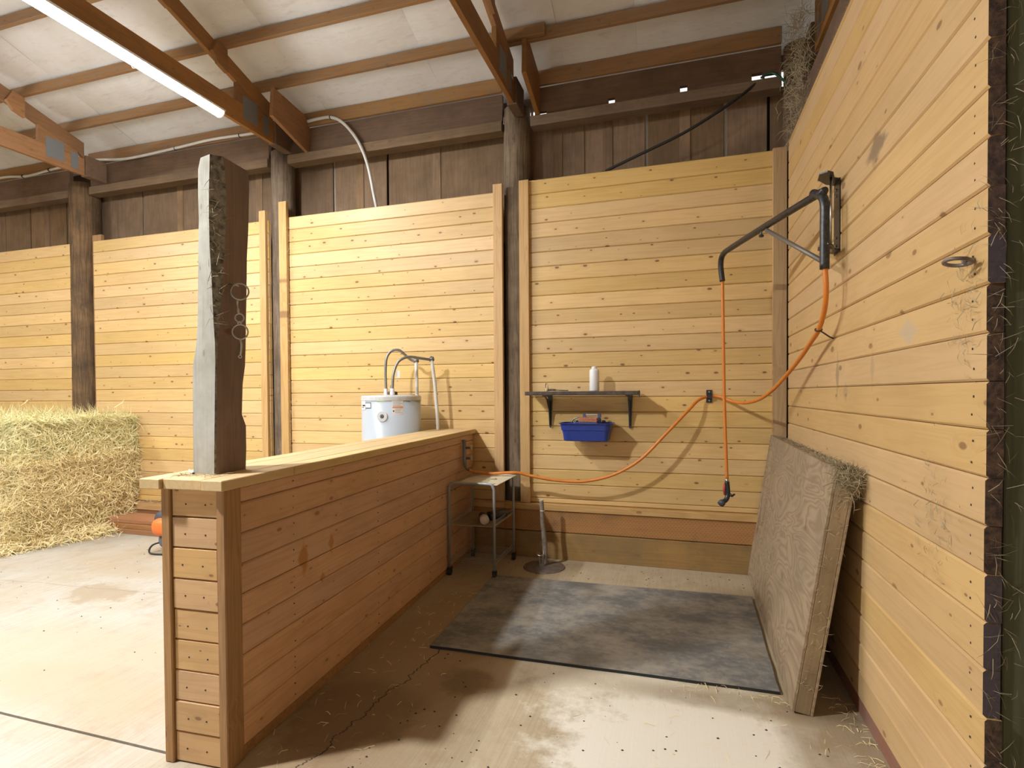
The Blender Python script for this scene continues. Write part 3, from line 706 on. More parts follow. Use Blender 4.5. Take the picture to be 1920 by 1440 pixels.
# angles: camera direction is about -60 degrees
s = patch(-59, -39, 1.28, 1.405, M_sticker, wh, 'warning_label'); s['label'] = 'white label with an orange band'
patch(-59, -39, 1.338, 1.348, M_orangesticker, s, 'orange_band', .0018)
for k in range(5): patch(-58, -41-(k % 2)*3, 1.395-k*.011, 1.399-k*.011, M_inkgray, s, 'print_line', .0018)
for k in range(4): patch(-54, -41-(k % 3)*2, 1.328-k*.011, 1.332-k*.011, M_inkgray, s, 'print_line', .0018)
patch(-58, -55.5, 1.306, 1.318, M_ink, s, 'print_mark', .0018)
s = patch(-126, -102, 1.335, 1.385, M_ink, wh, 'maker_label'); s['label'] = 'black-edged white label'
patch(-117, -103, 1.341, 1.379, M_sticker, s, 'label_white_panel', .0018)
patch(-140, -118, 1.322, 1.398, M_sticker, s, 'label_white_tab', .0018)
patch(-131, -119, 1.352, 1.366, M_ink, s, 'label_black_stroke', .0024)
patch(-135, -123, 1.340, 1.346, M_ink, s, 'label_black_stroke', .0024)
patch(-88, -73, 1.393, 1.402, M_greensticker, wh, 'green_sticker')
# element cover cap
a = R(-78); d = Vector((math.cos(a), math.sin(a), 0)); cc = d*(rH)+Vector((0, 0, 1.268))
bm = tube(bmesh.new(), [cc-d*.01, cc+d*.004, cc+d*.007], [.046, .046, .043], 28); o = obj('element_cap', bm, plain('cap_pale', (.55, .57, .58), .4), wh, smooth=False)
bm = tube(bmesh.new(), [cc, cc+d*.0085], .017, 18); obj('cap_opening', bm, M_black, o)
bm = torus(bmesh.new(), cc+d*.009, .009, .002, d, 16, 6); obj('cap_spiral', bm, M_galv, o)
# flexible pipes arching off the tank
pA = [(-.065, .02, 1.45), (-.065, .02, 1.50), (-.075, .03, 1.65), (-.068, .04, 1.78), (-.035, .07, 1.845), (.02, .10, 1.855), (.06, .13, 1.82), (.10, .16, 1.775), (.145, .18, 1.752)]
pB = [(.06, -.09, 1.45), (.062, -.09, 1.50), (.065, -.08, 1.62), (.085, -.05, 1.72), (.12, -.02, 1.765), (.17, .03, 1.785), (.24, .10, 1.775), (.305, .17, 1.765)]
for pth in (pA, pB):
    bm = tube(bmesh.new(), smooth_pts(pth, 6), .0125, 10); o = obj('flexible_pipe', bm, M_braid, wh, smooth=True)
    p0 = Vector(pth[0]); bm = lathe(bmesh.new(), [(.02, 1.449), (.02, 1.475), (.016, 1.48), (.019, 1.485), (.019, 1.505)], 12, (p0.x, p0.y)); obj('pipe_nipple', bm, M_white, o)
bm = lathe(bmesh.new(), [(.045, 1.449), (.045, 1.475), (.03, 1.48)], 16, (.01, .0)); obj('insulated_stub', bm, plain('brown_foam', (.13, .07, .04), .9), wh)
bm = tube(bmesh.new(), [(.05, -.06, 1.50), (.03, -.05, 1.515), (.02, -.05, 1.53)], [.012, .014, .008], 8); tube(bm, [(.02, -.05, 1.50), (.02, -.05, 1.45)], .008, 8); obj('relief_valve', bm, M_rust, wh, smooth=True)
bm = bxm(.082, .117, -.06, -.058, 1.60, 1.66, 0); o = obj('paper_tag', bm, M_sticker, wh)
for nm_, xa, xb, zz in (('left', -2.295, -2.290, 1.752), ('right', -2.14, -2.05, 1.762)):
    o = pipe('standing_pipe', [(xa, 4.52, zz), (xa*.5+xb*.5, 4.53, 1.3), (xb, 4.53, .0)], .0155, M_conduit, 'white upright pipe behind the water heater, the %s of two' % nm_, 'pipe', 3, 'white upright pipes behind the heater', 12)
    bm = tube(bmesh.new(), [(-.02, -.004, .0), (.0, 0, .008), (.02, .004, .012)], .02, 10); torus(bm, (0, -.01, .02), .012, .005, (0, 1, 0), 12, 6); obj('elbow_fitting', bm, M_rust, o, smooth=True)

# ================================================================ SHELF, TRAY AND WHAT IS ON THEM
sh = empty('wall_shelf', (-.78, 4.71, 1.437)); tag(sh, 'dark wooden shelf on black brackets on the back wall', 'shelf')
obj('shelf_board', bxm(-.470, .470, -.255, -.03, 0, .032, .004), M_shelf, sh)
obj('end_clip', bxm(.4705, .478, -.255, -.19, -.022, .036, .001), M_shelf, sh)
for x in (-.305, .385):
    bm = bmesh.new()
    prism(bm, [(x-.021, 0), (x+.021, 0), (x+.014, -.16), (x+.010, -.272), (x+.004, -.285), (x-.004, -.285), (x-.010, -.272), (x-.014, -.16)], -.012, -.004, axis=1)
    prism(bm, [(-.01, -.001), (-.235, -.001), (-.235, -.008), (-.02, -.010)], x-.018, x+.018, axis=0)
    prism(bm, [(-.012, -.05), (-.012, -.26), (-.022, -.262), (-.06, -.13), (-.15, -.04), (-.22, -.012), (-.215, -.0085), (-.13, -.03)], x-.003, x+.003, axis=0)
    obj('bracket', bm, M_black, sh)
bt = empty('white_bottle', (-.675, 4.56, 1.470)); tag(bt, 'plain white plastic bottle standing on the dark shelf', 'bottle')
bm = lathe(bmesh.new(), [(.0, 0), (.037, 0), (.040, .006), (.040, .165), (.036, .178), (.021, .186)], 28); obj('bottle_body', bm, M_white, bt, smooth=True)
bm = lathe(bmesh.new(), [(.0, .186), (.022, .186), (.022, .202), (.019, .204), (0, .204)], 24); obj('cap', bm, M_white, bt)
bt = empty('shelf_bit', (-1.04, 4.53, 1.470)); tag(bt, 'metal ring bit lying at the left end of the dark shelf', 'horse bit')
bm = torus(bmesh.new(), (-.035, 0, .036), .033, .0035, (.85, .5, .1)); obj('ring', bm, M_steel, bt, smooth=True)
bm = tube(bmesh.new(), smooth_pts([(-.03, 0, .012), (.02, .01, .014), (.08, -.005, .009), (.15, 0, .006)]), [.009]*7+[.006]*6+[.005]*6, 8); torus(bm, (.03, .01, .012), .015, .003, (0, .4, 1), 14, 6); obj('bar', bm, M_rust, bt, smooth=True)
# tray
ty = empty('blue_tray', (-.74, 4.565, 1.055)); tag(ty, 'blue plastic grooming tray hung under the dark shelf', 'tray')
def rrect(hx, hy, r, n=5, back_flat=False):
    out = []
    for cx_, cy__, a0 in ((hx-r, hy-r, 0), (-hx+r, hy-r, 90), (-hx+r, -hy+r, 180), (hx-r, -hy+r, 270)):
        for k in range(n+1): a = R(a0+90*k/n); out.append((cx_+r*math.cos(a), cy__+r*math.sin(a)))
    return out
bm = bmesh.new(); lev = []
for hx, hy, r_, z in ((.175, .085, .03, 0), (.185, .092, .035, .006), (.195, .108, .045, .09), (.205, .113, .05, .092), (.212, .120, .055, .142), (.224, .132, .06, .143), (.226, .134, .06, .150), (.212, .120, .055, .151), (.200, .108, .05, .09), (.178, .085, .035, .010), (.17, .08, .03, .008)):
    lev.append([bm.verts.new((x, y, z)) for x, y in rrect(hx, hy, r_)])
for a, b_ in zip(lev, lev[1:]):
    n_ = len(a)
    for k in range(n_): bm.faces.new((a[k], a[(k+1) % n_], b_[(k+1) % n_], b_[k]))
bm.faces.new(lev[0][::-1]); bm.faces.new(lev[-1])
obj('tray_shell', bm, M_blue, ty)
for x in (-.12, .12): obj('hanger_hook', bxm(x-.012, x+.012, .1345, .152, .10, .165, .002), M_black, ty)
br = empty('grooming_brush', (-.72, 4.53, 1.165)); tag(br, 'upturned copper-bristled brush with blue-grey back in the blue tray', 'brush')
bm = bmesh.new()
obj('bristles', bxm(-.075, .075, -.03, .03, .045, .085, .006), M_bristle, br)
bm = bmesh.new(); straws(bm, lambda: (random.uniform(-.075, .075), random.uniform(-.034, .03), random.uniform(.045, .088)), lambda p: (0, -.6, .6), 500, .006, .014, .0012, .9)
tag(obj('bristle_tufts', bm, M_bristle, br), kind='stuff')
obj('brush_back', bxm(-.08, .08, -.035, .04, .018, .045, .006), M_bluegray, br)
b2 = empty('brush_with_handle', (-.70, 4.60, 1.09)); tag(b2, 'blue brush with a pale handle standing behind the bristled one in the tray', 'brush')
obj('brush_block', bxm(-.085, .075, -.02, .02, .0, .155, .01), M_bluegray, b2)
obj('pale_handle', bxm(-.052, .05, -.026, -.014, .172, .188, .004), plain('pale_grip', (.45, .44, .38), .5), b2)
for x in (-.075, .05): obj('handle_post', box(bmesh.new(), x, x+.022, -.024, .02, .156, .19), M_bluegray, b2)
cm = empty('curry_ring', (-.84, 4.60, 1.195)); tag(cm, 'pale looped curry comb leaning at the left inside the blue tray', 'comb')
bm = torus(bmesh.new(), (.02, 0, .0), .052, .005, (0, 1, .2), 26, 8); obj('outer_loop', bm, M_steel, cm, smooth=True)
bm = torus(bmesh.new(), (.025, .0, -.002), .036, .004, (0, 1, .2), 24, 8); obj('inner_loop', bm, plain('pale_tan', (.45, .38, .25), .6), cm, smooth=True)

# ================================================================ BOOM, HOSES
bo = empty('wash_boom', (.77, 3.06, 2.06)); tag(bo, 'black swivelling hose boom on a plate on the right wall', 'boom')
def bw(x, y, z): return (x-.77, y-3.06, z-2.06)
bm = bmesh.new(); box(bm, -.006, -.0005, .03, .135, .09, .455); obj('wall_plate', bm, M_black, bo)
bm = prism(bmesh.new(), [(-.004, .035), (-.004, .13), (-.05, .10), (-.105, .02), (-.115, -.06), (-.085, -.085), (-.055, -.06), (-.03, .02)], .448, .455, axis=2); obj('top_flange', bm, M_black, bo)
bm = prism(bmesh.new(), [(-.004, .035), (-.004, .13), (-.05, .10), (-.105, .02), (-.12, -.06), (-.085, -.10), (-.055, -.06), (-.03, .02)], .098, .105, axis=2); obj('bottom_flange', bm, M_black, bo)
bm = tube(bmesh.new(), [(-.050, .005, .085), (-.050, .005, .455)], .006, 12); obj('pivot_rod', bm, M_steel, bo, smooth=True)
for z in (.13, .17, .38, .41):
    bm = tube(bmesh.new(), [(-.006, .085, z), (-.012, .085, z)], .008, 6); obj('plate_bolt', bm, M_steel, bo)
P0 = [bw(.675, 2.985, 2.045), bw(.675, 2.985, 2.25), bw(.675, 2.985, 2.35), bw(.668, 3.01, 2.405), bw(.645, 3.08, 2.445), bw(.60, 3.25, 2.455)]
bm = tube(bmesh.new(), smooth_pts(P0[:5], 6), .0215, 14); obj('elbow_tube', bm, M_black, bo, smooth=True)
A0 = (.66, 3.03, 2.425); A1 = (.318, 4.19, 2.455)
bm = tube(bmesh.new(), smooth_pts([bw(.663, 3.02, 2.418), bw(*A0), bw(.49, 3.61, 2.445), bw(.345, 4.10, 2.455), bw(.312, 4.21, 2.452), bw(.297, 4.265, 2.43), bw(.293, 4.285, 2.39), bw(.296, 4.29, 2.34), bw(.305, 4.29, 2.265)], 6), .0195, 14); obj('boom_arm', bm, M_black, bo, smooth=True)
bm = tube(bmesh.new(), [bw(.664, 3.00, 2.09), bw(.50, 3.57, 2.415)], .012, 10); obj('diagonal_brace', bm, plain('dusty_gray_metal', (.20, .18, .15), .5, .4), bo, smooth=True)
bm = lathe(bmesh.new(), [(.0, 0), (.013, .002), (.015, .010), (.010, .016), (.005, .018), (.005, .035)], 10); o = obj('clamp_knob', bm, M_black, bo, bw(.478, 3.62, 2.388))
# feed hose
hp = [(-1.735, 4.39, .795), (-1.70, 4.41, .782), (-1.64, 4.42, .772), (-1.547, 4.42, .768), (-1.341, 4.45, .780), (-1.232, 4.48, .757), (-1.07, 4.49, .73), (-.913, 4.50, .717), (-.733, 4.50, .724), (-.514, 4.50, .785), (-.301, 4.50, .914), (-.095, 4.52, 1.131), (.068, 4.58, 1.308), (.151, 4.65, 1.392), (.234, 4.695, 1.421), (.314, 4.68, 1.417), (.407, 4.60, 1.379), (.487, 4.45, 1.373), (.56, 4.30, 1.403), (.617, 4.10, 1.47), (.657, 3.85, 1.56), (.682, 3.58, 1.649), (.691, 3.35, 1.722), (.693, 3.18, 1.773), (.690, 3.05, 1.859), (.683, 2.99, 1.951), (.676, 2.985, 2.055)]
pipe('feed_hose', hp, .0125, M_hose, 'orange hose looping from the low wall tap along the wall up to the boom', 'hose', 6, seg=12)
cl = empty('hose_clamp', (.234, 4.715, 1.421)); tag(cl, 'black two-screw clamp holding the orange hose to the back wall', 'clamp')
for z in (.018, -.052): obj('clamp_tab', box(bmesh.new(), -.022, .022, -.006, 0, z, z+.034), M_black, cl)
bm = prism(bmesh.new(), [(-.004, .02), (-.038, .016), (-.038, -.016), (-.004, -.02), (-.008, -.016), (-.034, -.013), (-.034, .013), (-.008, .016)], -.022, .022, axis=0); obj('clamp_saddle', bm, M_black, cl)
for z in (-.035, .036):
    bm = tube(bmesh.new(), [(0, -.006, z), (0, -.010, z)], .006, 8); obj('screw', bm, M_steel, cl)
c2 = empty('hose_strap', (.765, 3.19, 1.765)); tag(c2, 'small dark strap tying the orange hose to the right wall', 'clip')
bm = torus(bmesh.new(), (-.073, -.01, .008), .016, .004, (.1, .5, -.8), 16, 6); tube(bm, [(-.06, -.005, .0), (-.02, 0, -.03), (0, 0, -.04)], .004, 6); obj('strap', bm, M_black, c2)
# drop hose and nozzle
pipe('drop_hose', [(.305, 4.29, 2.27), (.310, 4.292, 1.9), (.318, 4.30, 1.4), (.330, 4.30, 1.0), (.337, 4.30, .81)], .0115, M_hose, 'straight orange hose hanging from the boom tip to the spray nozzle', 'hose', 5, seg=12)
nz = empty('spray_nozzle', (.337, 4.30, .80)); tag(nz, 'black and red spray nozzle hanging at the end of the orange hose', 'nozzle')
bm = tube(bmesh.new(), [(0, 0, .015), (0, 0, -.01)], .014, 12); obj('brass_collar', bm, M_steel, nz, smooth=True)
bm = tube(bmesh.new(), smooth_pts([(0, 0, -.005), (.004, 0, -.05), (.006, 0, -.10), (-.005, -.01, -.135), (-.03, -.02, -.155)], 4), .017, 12); obj('grip_body', bm, M_black, nz, smooth=True)
bm = tube(bmesh.new(), [(-.017, 0, -.02), (-.02, 0, -.06), (-.015, 0, -.105)], [.008, .010, .008], 8); obj('red_grip', bm, M_pink, nz, smooth=True)
bm = tube(bmesh.new(), [(-.028, -.018, -.150), (-.038, -.026, -.160), (-.048, -.034, -.170)], [.022, .026, .024], 16); obj('spray_head', bm, M_darkplastic, nz, smooth=True)
bm = tube(bmesh.new(), [(.018, 0, -.10), (.035, .0, -.11), (.055, .0, -.095)], [.012, .010, .006], 8); obj('trigger', bm, M_black, nz, smooth=True)

# ring on the right wall
rw = empty('tie_ring', (.77, 1.80, 1.805)); tag(rw, 'dark iron tie ring sticking out of the right wall by the plank ends', 'ring')
bm = torus(bmesh.new(), (-.045, -.018, -.004), .030, .0055, (.15, .1, 1), 24, 8); obj('ring', bm, M_rust, rw, smooth=True)
bm = tube(bmesh.new(), [(0, 0, .002), (-.02, -.008, 0)], .007, 8); torus(bm, (-.022, -.009, 0), .008, .004, (0, 1, 0), 12, 6); obj('eye_bolt', bm, M_rust, rw, smooth=True)

# ================================================================ CART
ct = empty('wire_cart', (-1.575, 4.29, 0)); tag(ct, 'small grey metal rolling cart between the low wall and the mat', 'cart')
hx, hy = .190, .260
for s in (-1, 1):
    y = s*hy
    pts = [(-hx, y, .06), (-hx, y, .70), (-hx+.012, y, .728), (-hx+.04, y, .742), (0, y, .744), (hx-.04, y, .742), (hx-.012, y, .728), (hx, y, .70), (hx, y, .06)]
    bm = tube(bmesh.new(), [pts[0]]+smooth_pts(pts[1:-1], 4)+[pts[-1]], .011, 12); obj('leg_frame', bm, M_cartmetal, ct, smooth=True)
obj('top_shelf', bxm(-hx+.006, hx-.006, -hy+.01, hy-.01, .735, .741, 0), M_cartshelf, ct)
o = obj('middle_shelf', bxm(-hx+.006, hx-.006, -hy+.004, hy-.004, .402, .408, 0), M_cartshelf, ct)
for sx in (-1, 1):
    for z in (.43, .12):
        bm = bmesh.new(); x = sx*(hx-.004)
        for dz in (0, .032): tube(bm, [(x, -hy, z+dz-.015), (x, hy, z+dz-.015)], .0022, 6)
        for k in range(13): yy = -hy+.03+k*(2*hy-.06)/12; tube(bm, [(x, yy, z-.015), (x, yy, z+.017)], .0018, 5)
        obj('side_rail', bm, M_cartmetal, ct)
bm = bmesh.new()
for k in range(12): yy = -hy+.02+k*(2*hy-.04)/11; tube(bm, [(-hx+.006, yy, .105), (hx-.006, yy, .105)], .002, 5)
obj('bottom_wire_shelf', bm, M_cartmetal, ct)
for sx in (-1, 1):
    for sy in (-1, 1):
        bm = tube(bmesh.new(), [(sx*hx-.012, sy*hy, .026), (sx*hx+.012, sy*hy, .026)], .026, 16); cs = obj('caster', bm, M_rubber, ct)
        obj('caster_fork', bxm(sx*hx-.017, sx*hx+.017, sy*hy-.014, sy*hy+.02, .035, .066, .004), M_rubber, cs)
bm = bmesh.new()
vs = [bm.verts.new(p) for p in ((-1.69, 4.06, .7435), (-1.60, 4.04, .7435), (-1.36, 4.03, .735), (-1.345, 4.52, .7465), (-1.62, 4.53, .7445), (-1.70, 4.3, .7435))]
bm.faces.new(vs); r_ = bmesh.ops.extrude_face_region(bm, geom=bm.faces[:])
for v in [x for x in r_['geom'] if isinstance(x, bmesh.types.BMVert)]: v.co.z += .003
o = obj('cardboard_sheet', bm, M_paper); tag(o, 'tan cardboard sheet lying on top of the grey cart', 'cardboard')
o = obj('loose_chip', bxm(-.02, .02, -.035, .035, 0, .012, .002), M_paper, None, (-1.475, 4.27, .7492), .4); tag(o, 'small cream wood chip on the cardboard on the cart', 'chip')
bt = empty('lying_bottle', (-1.52, 4.16, .448)); bt.rotation_euler = (R(90), 0, R(25)); tag(bt, 'white bottle with a dark label lying on the cart middle shelf', 'bottle')
bm = lathe(bmesh.new(), [(0, .10), (.034, .10), (.037, .094), (.037, -.07), (.028, -.085), (.016, -.09)], 24); obj('bottle_body', bm, plain('cream_plastic', (.62, .52, .42), .5), bt, smooth=True)
bm = lathe(bmesh.new(), [(.0376, .045), (.0376, -.055)], 24); obj('dark_label', bm, M_black, bt)
bm = lathe(bmesh.new(), [(.016, -.09), (.016, -.115), (0, -.115)], 16); obj('cap', bm, plain('rust_cap', (.35, .16, .09), .5), bt)
bt = empty('black_bottle', (-1.45, 4.30, .446)); bt.rotation_euler = (R(90), 0, R(-35)); tag(bt, 'black bottle lying behind the white bottle on the cart', 'bottle')
bm = lathe(bmesh.new(), [(0, .09), (.034, .09), (.036, .084), (.036, -.08), (.02, -.10), (.015, -.12), (0, -.12)], 24); obj('bottle_body', bm, M_black, bt, smooth=True)

# ================================================================ BOOT JACK / SCRAPER STAND
st = empty('jack_stand', (-1.08, 4.42, 0)); tag(st, 'rusty round plate stand with an upright peeled stick and hook near the back wall', 'stand')
bm = lathe(bmesh.new(), [(0, 0), (.172, 0), (.176, .003), (.172, .008), (.15, .011), (0, .014)], 40); obj('base_plate', bm, M_rust, st)
bm = tube(bmesh.new(), smooth_pts([(0, .02, .012), (.004, .02, .15), (-.008, .02, .28), (-.018, .02, .38), (-.02, .02, .48), (-.026, .02, .555)], 4), [.021]*8+[.019]*6+[.018]*7, 12); obj('stick', bm, plain('stick_bark', (.24, .20, .16), .85, noise=.7, nscale=30, ncol=(.08, .06, .05), bump=.6), st, smooth=True)
bm = tube(bmesh.new(), [(-.0262, .02, .556), (-.0265, .02, .560)], .0165, 12); obj('cut_top', bm, M_paper, st)
bm = bmesh.new(); torus(bm, (-.018, .02, .47), .017, .004, (0, 0, 1), 14, 6); obj('bare_ring', bm, M_paper, st, smooth=True)
bm = bmesh.new()
prism(bm, [(-.05, .12), (-.04, .012), (-.005, .012), (-.002, .10), (-.018, .10), (-.02, .03), (-.03, .03), (-.038, .12)], -.004, .004, axis=1)
tube(bm, smooth_pts([(-.055, -.01, .125), (-.05, -.03, .11), (-.02, -.035, .105), (-.002, -.01, .115), (-.012, .01, .155)], 5), .0035, 8); obj('iron_hook', bm, M_steel, st)

# ================================================================ MAT
bm = bmesh.new()
c4 = [(-1.362, 2.826), (.460, 2.852), (.488, 4.135), (-1.409, 4.072)]
lo_, hi_ = [], []
ring = []
for i in range(4):
    a, b_ = Vector(c4[i]), Vector(c4[(i+1) % 4])
    for k in range(10): ring.append(a.lerp(b_, k/10)+Vector((random.uniform(-.003, .003), random.uniform(-.003, .003))))
a = [bm.verts.new((p.x, p.y, .0005)) for p in ring]; b_ = [bm.verts.new((p.x, p.y, .016)) for p in ring]
c_ = Vector((-.45, 3.45)); d_ = [bm.verts.new((p.x+(c_-p).normalized().x*.004, p.y+(c_-p).normalized().y*.004, .019)) for p in ring]
for r0, r1 in ((a, b_), (b_, d_)):
    for k in range(len(ring)): bm.faces.new((r0[k], r0[(k+1) % len(ring)], r1[(k+1) % len(ring)], r1[k]))
bm.faces.new(d_); bm.faces.new(a[::-1])
o = obj('rubber_mat', bm, M_mat); o.data.materials.append(M_rubber)
for p in o.data.polygons:
    if abs(p.normal.z) < .5: p.material_index = 1
tag(o, 'large worn black rubber mat on the concrete of the wash bay', 'mat')

# ================================================================ LEANING PANEL
# lies against the right wall: local x along the wall (towards the back), local z up the slope
lp = empty('leaning_panel', (.497, 2.705, .001)); tag(lp, 'thick dirty plywood panel leaning against the right wall', 'panel')
ex = Vector((.018, 1., 0)).normalized(); ez = Vector((.768-.072-.497, -.0, 1.12)); ez = Vector((.172, -.03, 1.115)).normalized()
ez = (ez-ex*ez.dot(ex)).normalized(); ey = ez.cross(ex)
lp.matrix_world = Matrix(((ex.x, ey.x, ez.x, .497), (ex.y, ey.y, ez.y, 2.700), (ex.z, ey.z, ez.z, .010), (0, 0, 0, 1)))
LX, LZ, TT = 2.0, 1.115, .075
# local -y or +y faces the room? ey points away from the wall
s = 1 if ey.x < 0 else -1
def ys(a, b_): return (min(s*a, s*b_), max(s*a, s*b_))
obj('face_sheet', bxm(0, LX, *ys(0, .014), 0, LZ, .002), M_panelface, lp)
obj('back_sheet', bxm(0, LX, *ys(-TT, -TT+.012), 0, LZ, .002), M_panelface, lp)
for nm, q in (('near_rail', (0, .04, 0, LZ)), ('far_rail', (LX-.04, LX, 0, LZ)), ('top_rail', (.041, LX-.041, LZ-.04, LZ)), ('bottom_rail', (.041, LX-.041, 0, .04))):
    o = obj('edge_rail', bxm(q[0], q[1], *ys(-TT+.0125, -.0005), q[2], q[3], .003), wood('panel_edge_'+nm, (.32, .235, .12), (.20, .14, .07), axis='Z' if 'r_rail' in nm and nm != 'bottom_rail' else 'X', knots=.5, dirt=(.13, .085, .045), dirtamt=.7, rough=.85), lp)
bm = bmesh.new()
def toppt():
    x = random.random()**2.5*LX; return (x, s*random.uniform(-TT, .01), LZ+random.uniform(-.004, .012*(1.2-x/LX)))
straws(bm, toppt, lambda p: (0, 0, 1), 1500, .01, .05, .001, .8)
straws(bm, lambda: (random.gauss(.0, .025), s*random.uniform(-TT-.01, .012), LZ-abs(random.gauss(0, .05))), lambda p: (-1, 0, .3), 700, .02, .07, .0011, .7)
straws(bm, lambda: (-.002, s*random.uniform(-TT, .01), random.uniform(.1, LZ)), lambda p: (-1, 0, 0), 160, .01, .04, .0009, .5)
tag(obj('caught_hay', bm, M_web, lp), 'hay clumps on the top corner', kind='stuff')

# ================================================================ HAY
hay_grp = 'stacked hay bales at the left'
def bale_mesh(mat_core, mat_straw, seed, n):
    rg = random.Random(seed); Lb, Wb_, Hb = 1.08, .47, .40
    bm = bmesh.new()
    bmesh.ops.create_cube(bm, size=1)
    bmesh.ops.subdivide_edges(bm, edges=bm.edges[:], cuts=7, use_grid_fill=True)
    for v in bm.verts:
        v.co.x *= Lb; v.co.y *= Wb_; v.co.z = (v.co.z+.5)*Hb
        e_ = 1-.12*((abs(v.co.x)/(Lb/2))**6*(abs(v.co.y)/(Wb_/2))**6)
        v.co.x *= e_; v.co.y *= e_; zz_ = abs(v.co.z/Hb-.5)*2; q_ = 1-.09*zz_**5; v.co.x *= q_; v.co.y *= q_
        v.co += Vector((rg.uniform(-.014, .014), rg.uniform(-.014, .014), rg.uniform(-.010, .010)))
    core = bpy.data.meshes.new('bale_core'); bm.to_mesh(core); bm.free(); core.materials.append(mat_core)
    def pt():
        f = rg.random()
        if f < .36: return (rg.uniform(-.5, .5)*Lb, rg.choice((-.5, .5))*Wb_, rg.random()*Hb)
        if f < .62: return (rg.choice((-.5, .5))*Lb, rg.uniform(-.5, .5)*Wb_, rg.random()*Hb)
        return (rg.uniform(-.5, .5)*Lb, rg.uniform(-.5, .5)*Wb_, Hb-.005)
    def nr(p):
        a = [(abs(abs(p.x)-Lb/2), (p.x, 0, 0)), (abs(abs(p.y)-Wb_/2), (0, p.y, 0)), (abs(p.z-Hb), (0, 0, 1))]
        return min(a, key=lambda q: q[0])[1]
    bm = bmesh.new(); straws(bm, pt, nr, n, .06, .24, .0019, .30, rg)
    st_ = bpy.data.meshes.new('bale_straw'); bm.to_mesh(st_); bm.free(); st_.materials.append(mat_straw)
    return core, st_
BM = [bale_mesh(M_hayc, M_strawgreen, 11, 17000), bale_mesh(M_hayc, M_straw, 12, 17000)]
lay = [('top', 'top'), ('middle', 'middle'), ('bottom', 'bottom')]
for li, (z, lname) in enumerate(((.80, 'top'), (.40, 'middle'), (.0, 'bottom'))):
    for ci, cx_ in enumerate((-6.20, -6.70, -7.20, -7.70)):
        dx = {0: .0, 1: .05, 2: .02}[li]+random.uniform(-.02, .02); dy = {0: .05, 1: .0, 2: -.06}[li]+random.uniform(-.03, .03)
        if ci == 0 and li == 2: dx = .02
        t = empty('hay_bale', (cx_+dx, 4.10+dy, z+.004), R(90)+random.uniform(-.03, .03))
        side = ('right-end', 'second', 'third', 'leftmost')[ci]
        word = 'greenish' if li == 0 else 'straw-yellow'
        tag(t, '%s hay bale in the %s layer, %s of its row' % (word, lname, side if ci == 0 or ci == 3 else side+' from the right end'), 'hay bale', hay_grp)
        core, st_ = BM[0 if li == 0 else 1]
        obj('bale_core', core, None, t)
        tag(obj('straw', st_, None, t), kind='stuff')
# loose hay spilling in front and over the stack
bm = bmesh.new(); rg = random.Random(5)
def hp1():
    y = rg.uniform(3.25, 4.6); return (-5.93+abs(rg.gauss(0, .10))-(.0 if y > 3.9 else .1)-rg.random()*.15*(y < 3.6), y, abs(rg.gauss(0, .035)))
straws(bm, hp1, lambda p: (.4, -.2, 1), 4000, .05, .18, .0026, .5, rg)
def hp2(): return (rg.uniform(-7.8, -5.95), 3.55-abs(rg.gauss(0, .06)), abs(rg.gauss(0, .07)))
straws(bm, hp2, lambda p: (0, -.4, 1), 4000, .05, .18, .0026, .5, rg)
def hp3(): x = rg.uniform(-6.9, -5.97); return (x, 3.62+rg.gauss(0, .04), rg.gauss(.55, .22))
straws(bm, hp3, lambda p: (0, -1, .1), 5000, .05, .2, .0027, .7, rg)
def hp4(): return (-5.95+rg.gauss(0, .025), rg.uniform(3.6, 4.66), abs(rg.gauss(.45, .25)))
straws(bm, hp4, lambda p: (1, 0, .1), 4500, .05, .18, .0027, .7, rg)
o = obj('loose_hay', bm, M_straw); tag(o, 'loose hay hanging off and spilling from the stacked bales', 'hay', kind='stuff')
# scattered wisps on floor
bm = bmesh.new(); rg = random.Random(9)
def wp():
    f = rg.random()
    if f < .40: return (rg.gauss(-1.42, .18), rg.uniform(1.75, 3.9), .001)
    if f < .55: return (rg.uniform(.0, .5), rg.gauss(2.80, .03), .002)
    if f < .75: return (rg.gauss(.72, .025), rg.uniform(2.2, 2.9), .003)
    if f < .9: return (rg.uniform(-.5, .65), rg.uniform(1.9, 2.8), .001)
    return (rg.uniform(-5.5, -3), rg.uniform(2.2, 4.2), .001)
straws(bm, wp, lambda p: (0, 0, 1), 420, .02, .09, .0009, .06, rg)
o = obj('scattered_straw', bm, M_straw); tag(o, 'scattered straw wisps on the concrete floor', 'straw', kind='stuff')
bm = bmesh.new()
for _ in range(260):
    f = rg.random()
    x, y = (rg.uniform(-5.5, -2.2), rg.uniform(1.8, 4.2)) if f < .35 else ((rg.uniform(-1.3, .6), rg.uniform(1.8, 2.8)) if f < .7 else (rg.uniform(-1.6, .5), rg.uniform(4.1, 4.6)))
    s_ = rg.uniform(.002, .006); q = [bm.verts.new((x+s_*math.cos(a)*1.3, y+s_*math.sin(a), .0005)) for a in (0, 1.6, 3.1, 4.6)]; tp = bm.verts.new((x, y, s_))
    for k in range(4): bm.faces.new((q[k], q[(k+1) % 4], tp))
o = obj('floor_crumbs', bm, M_silt); tag(o, 'dark dirt crumbs scattered on the floor', 'dirt', kind='stuff')
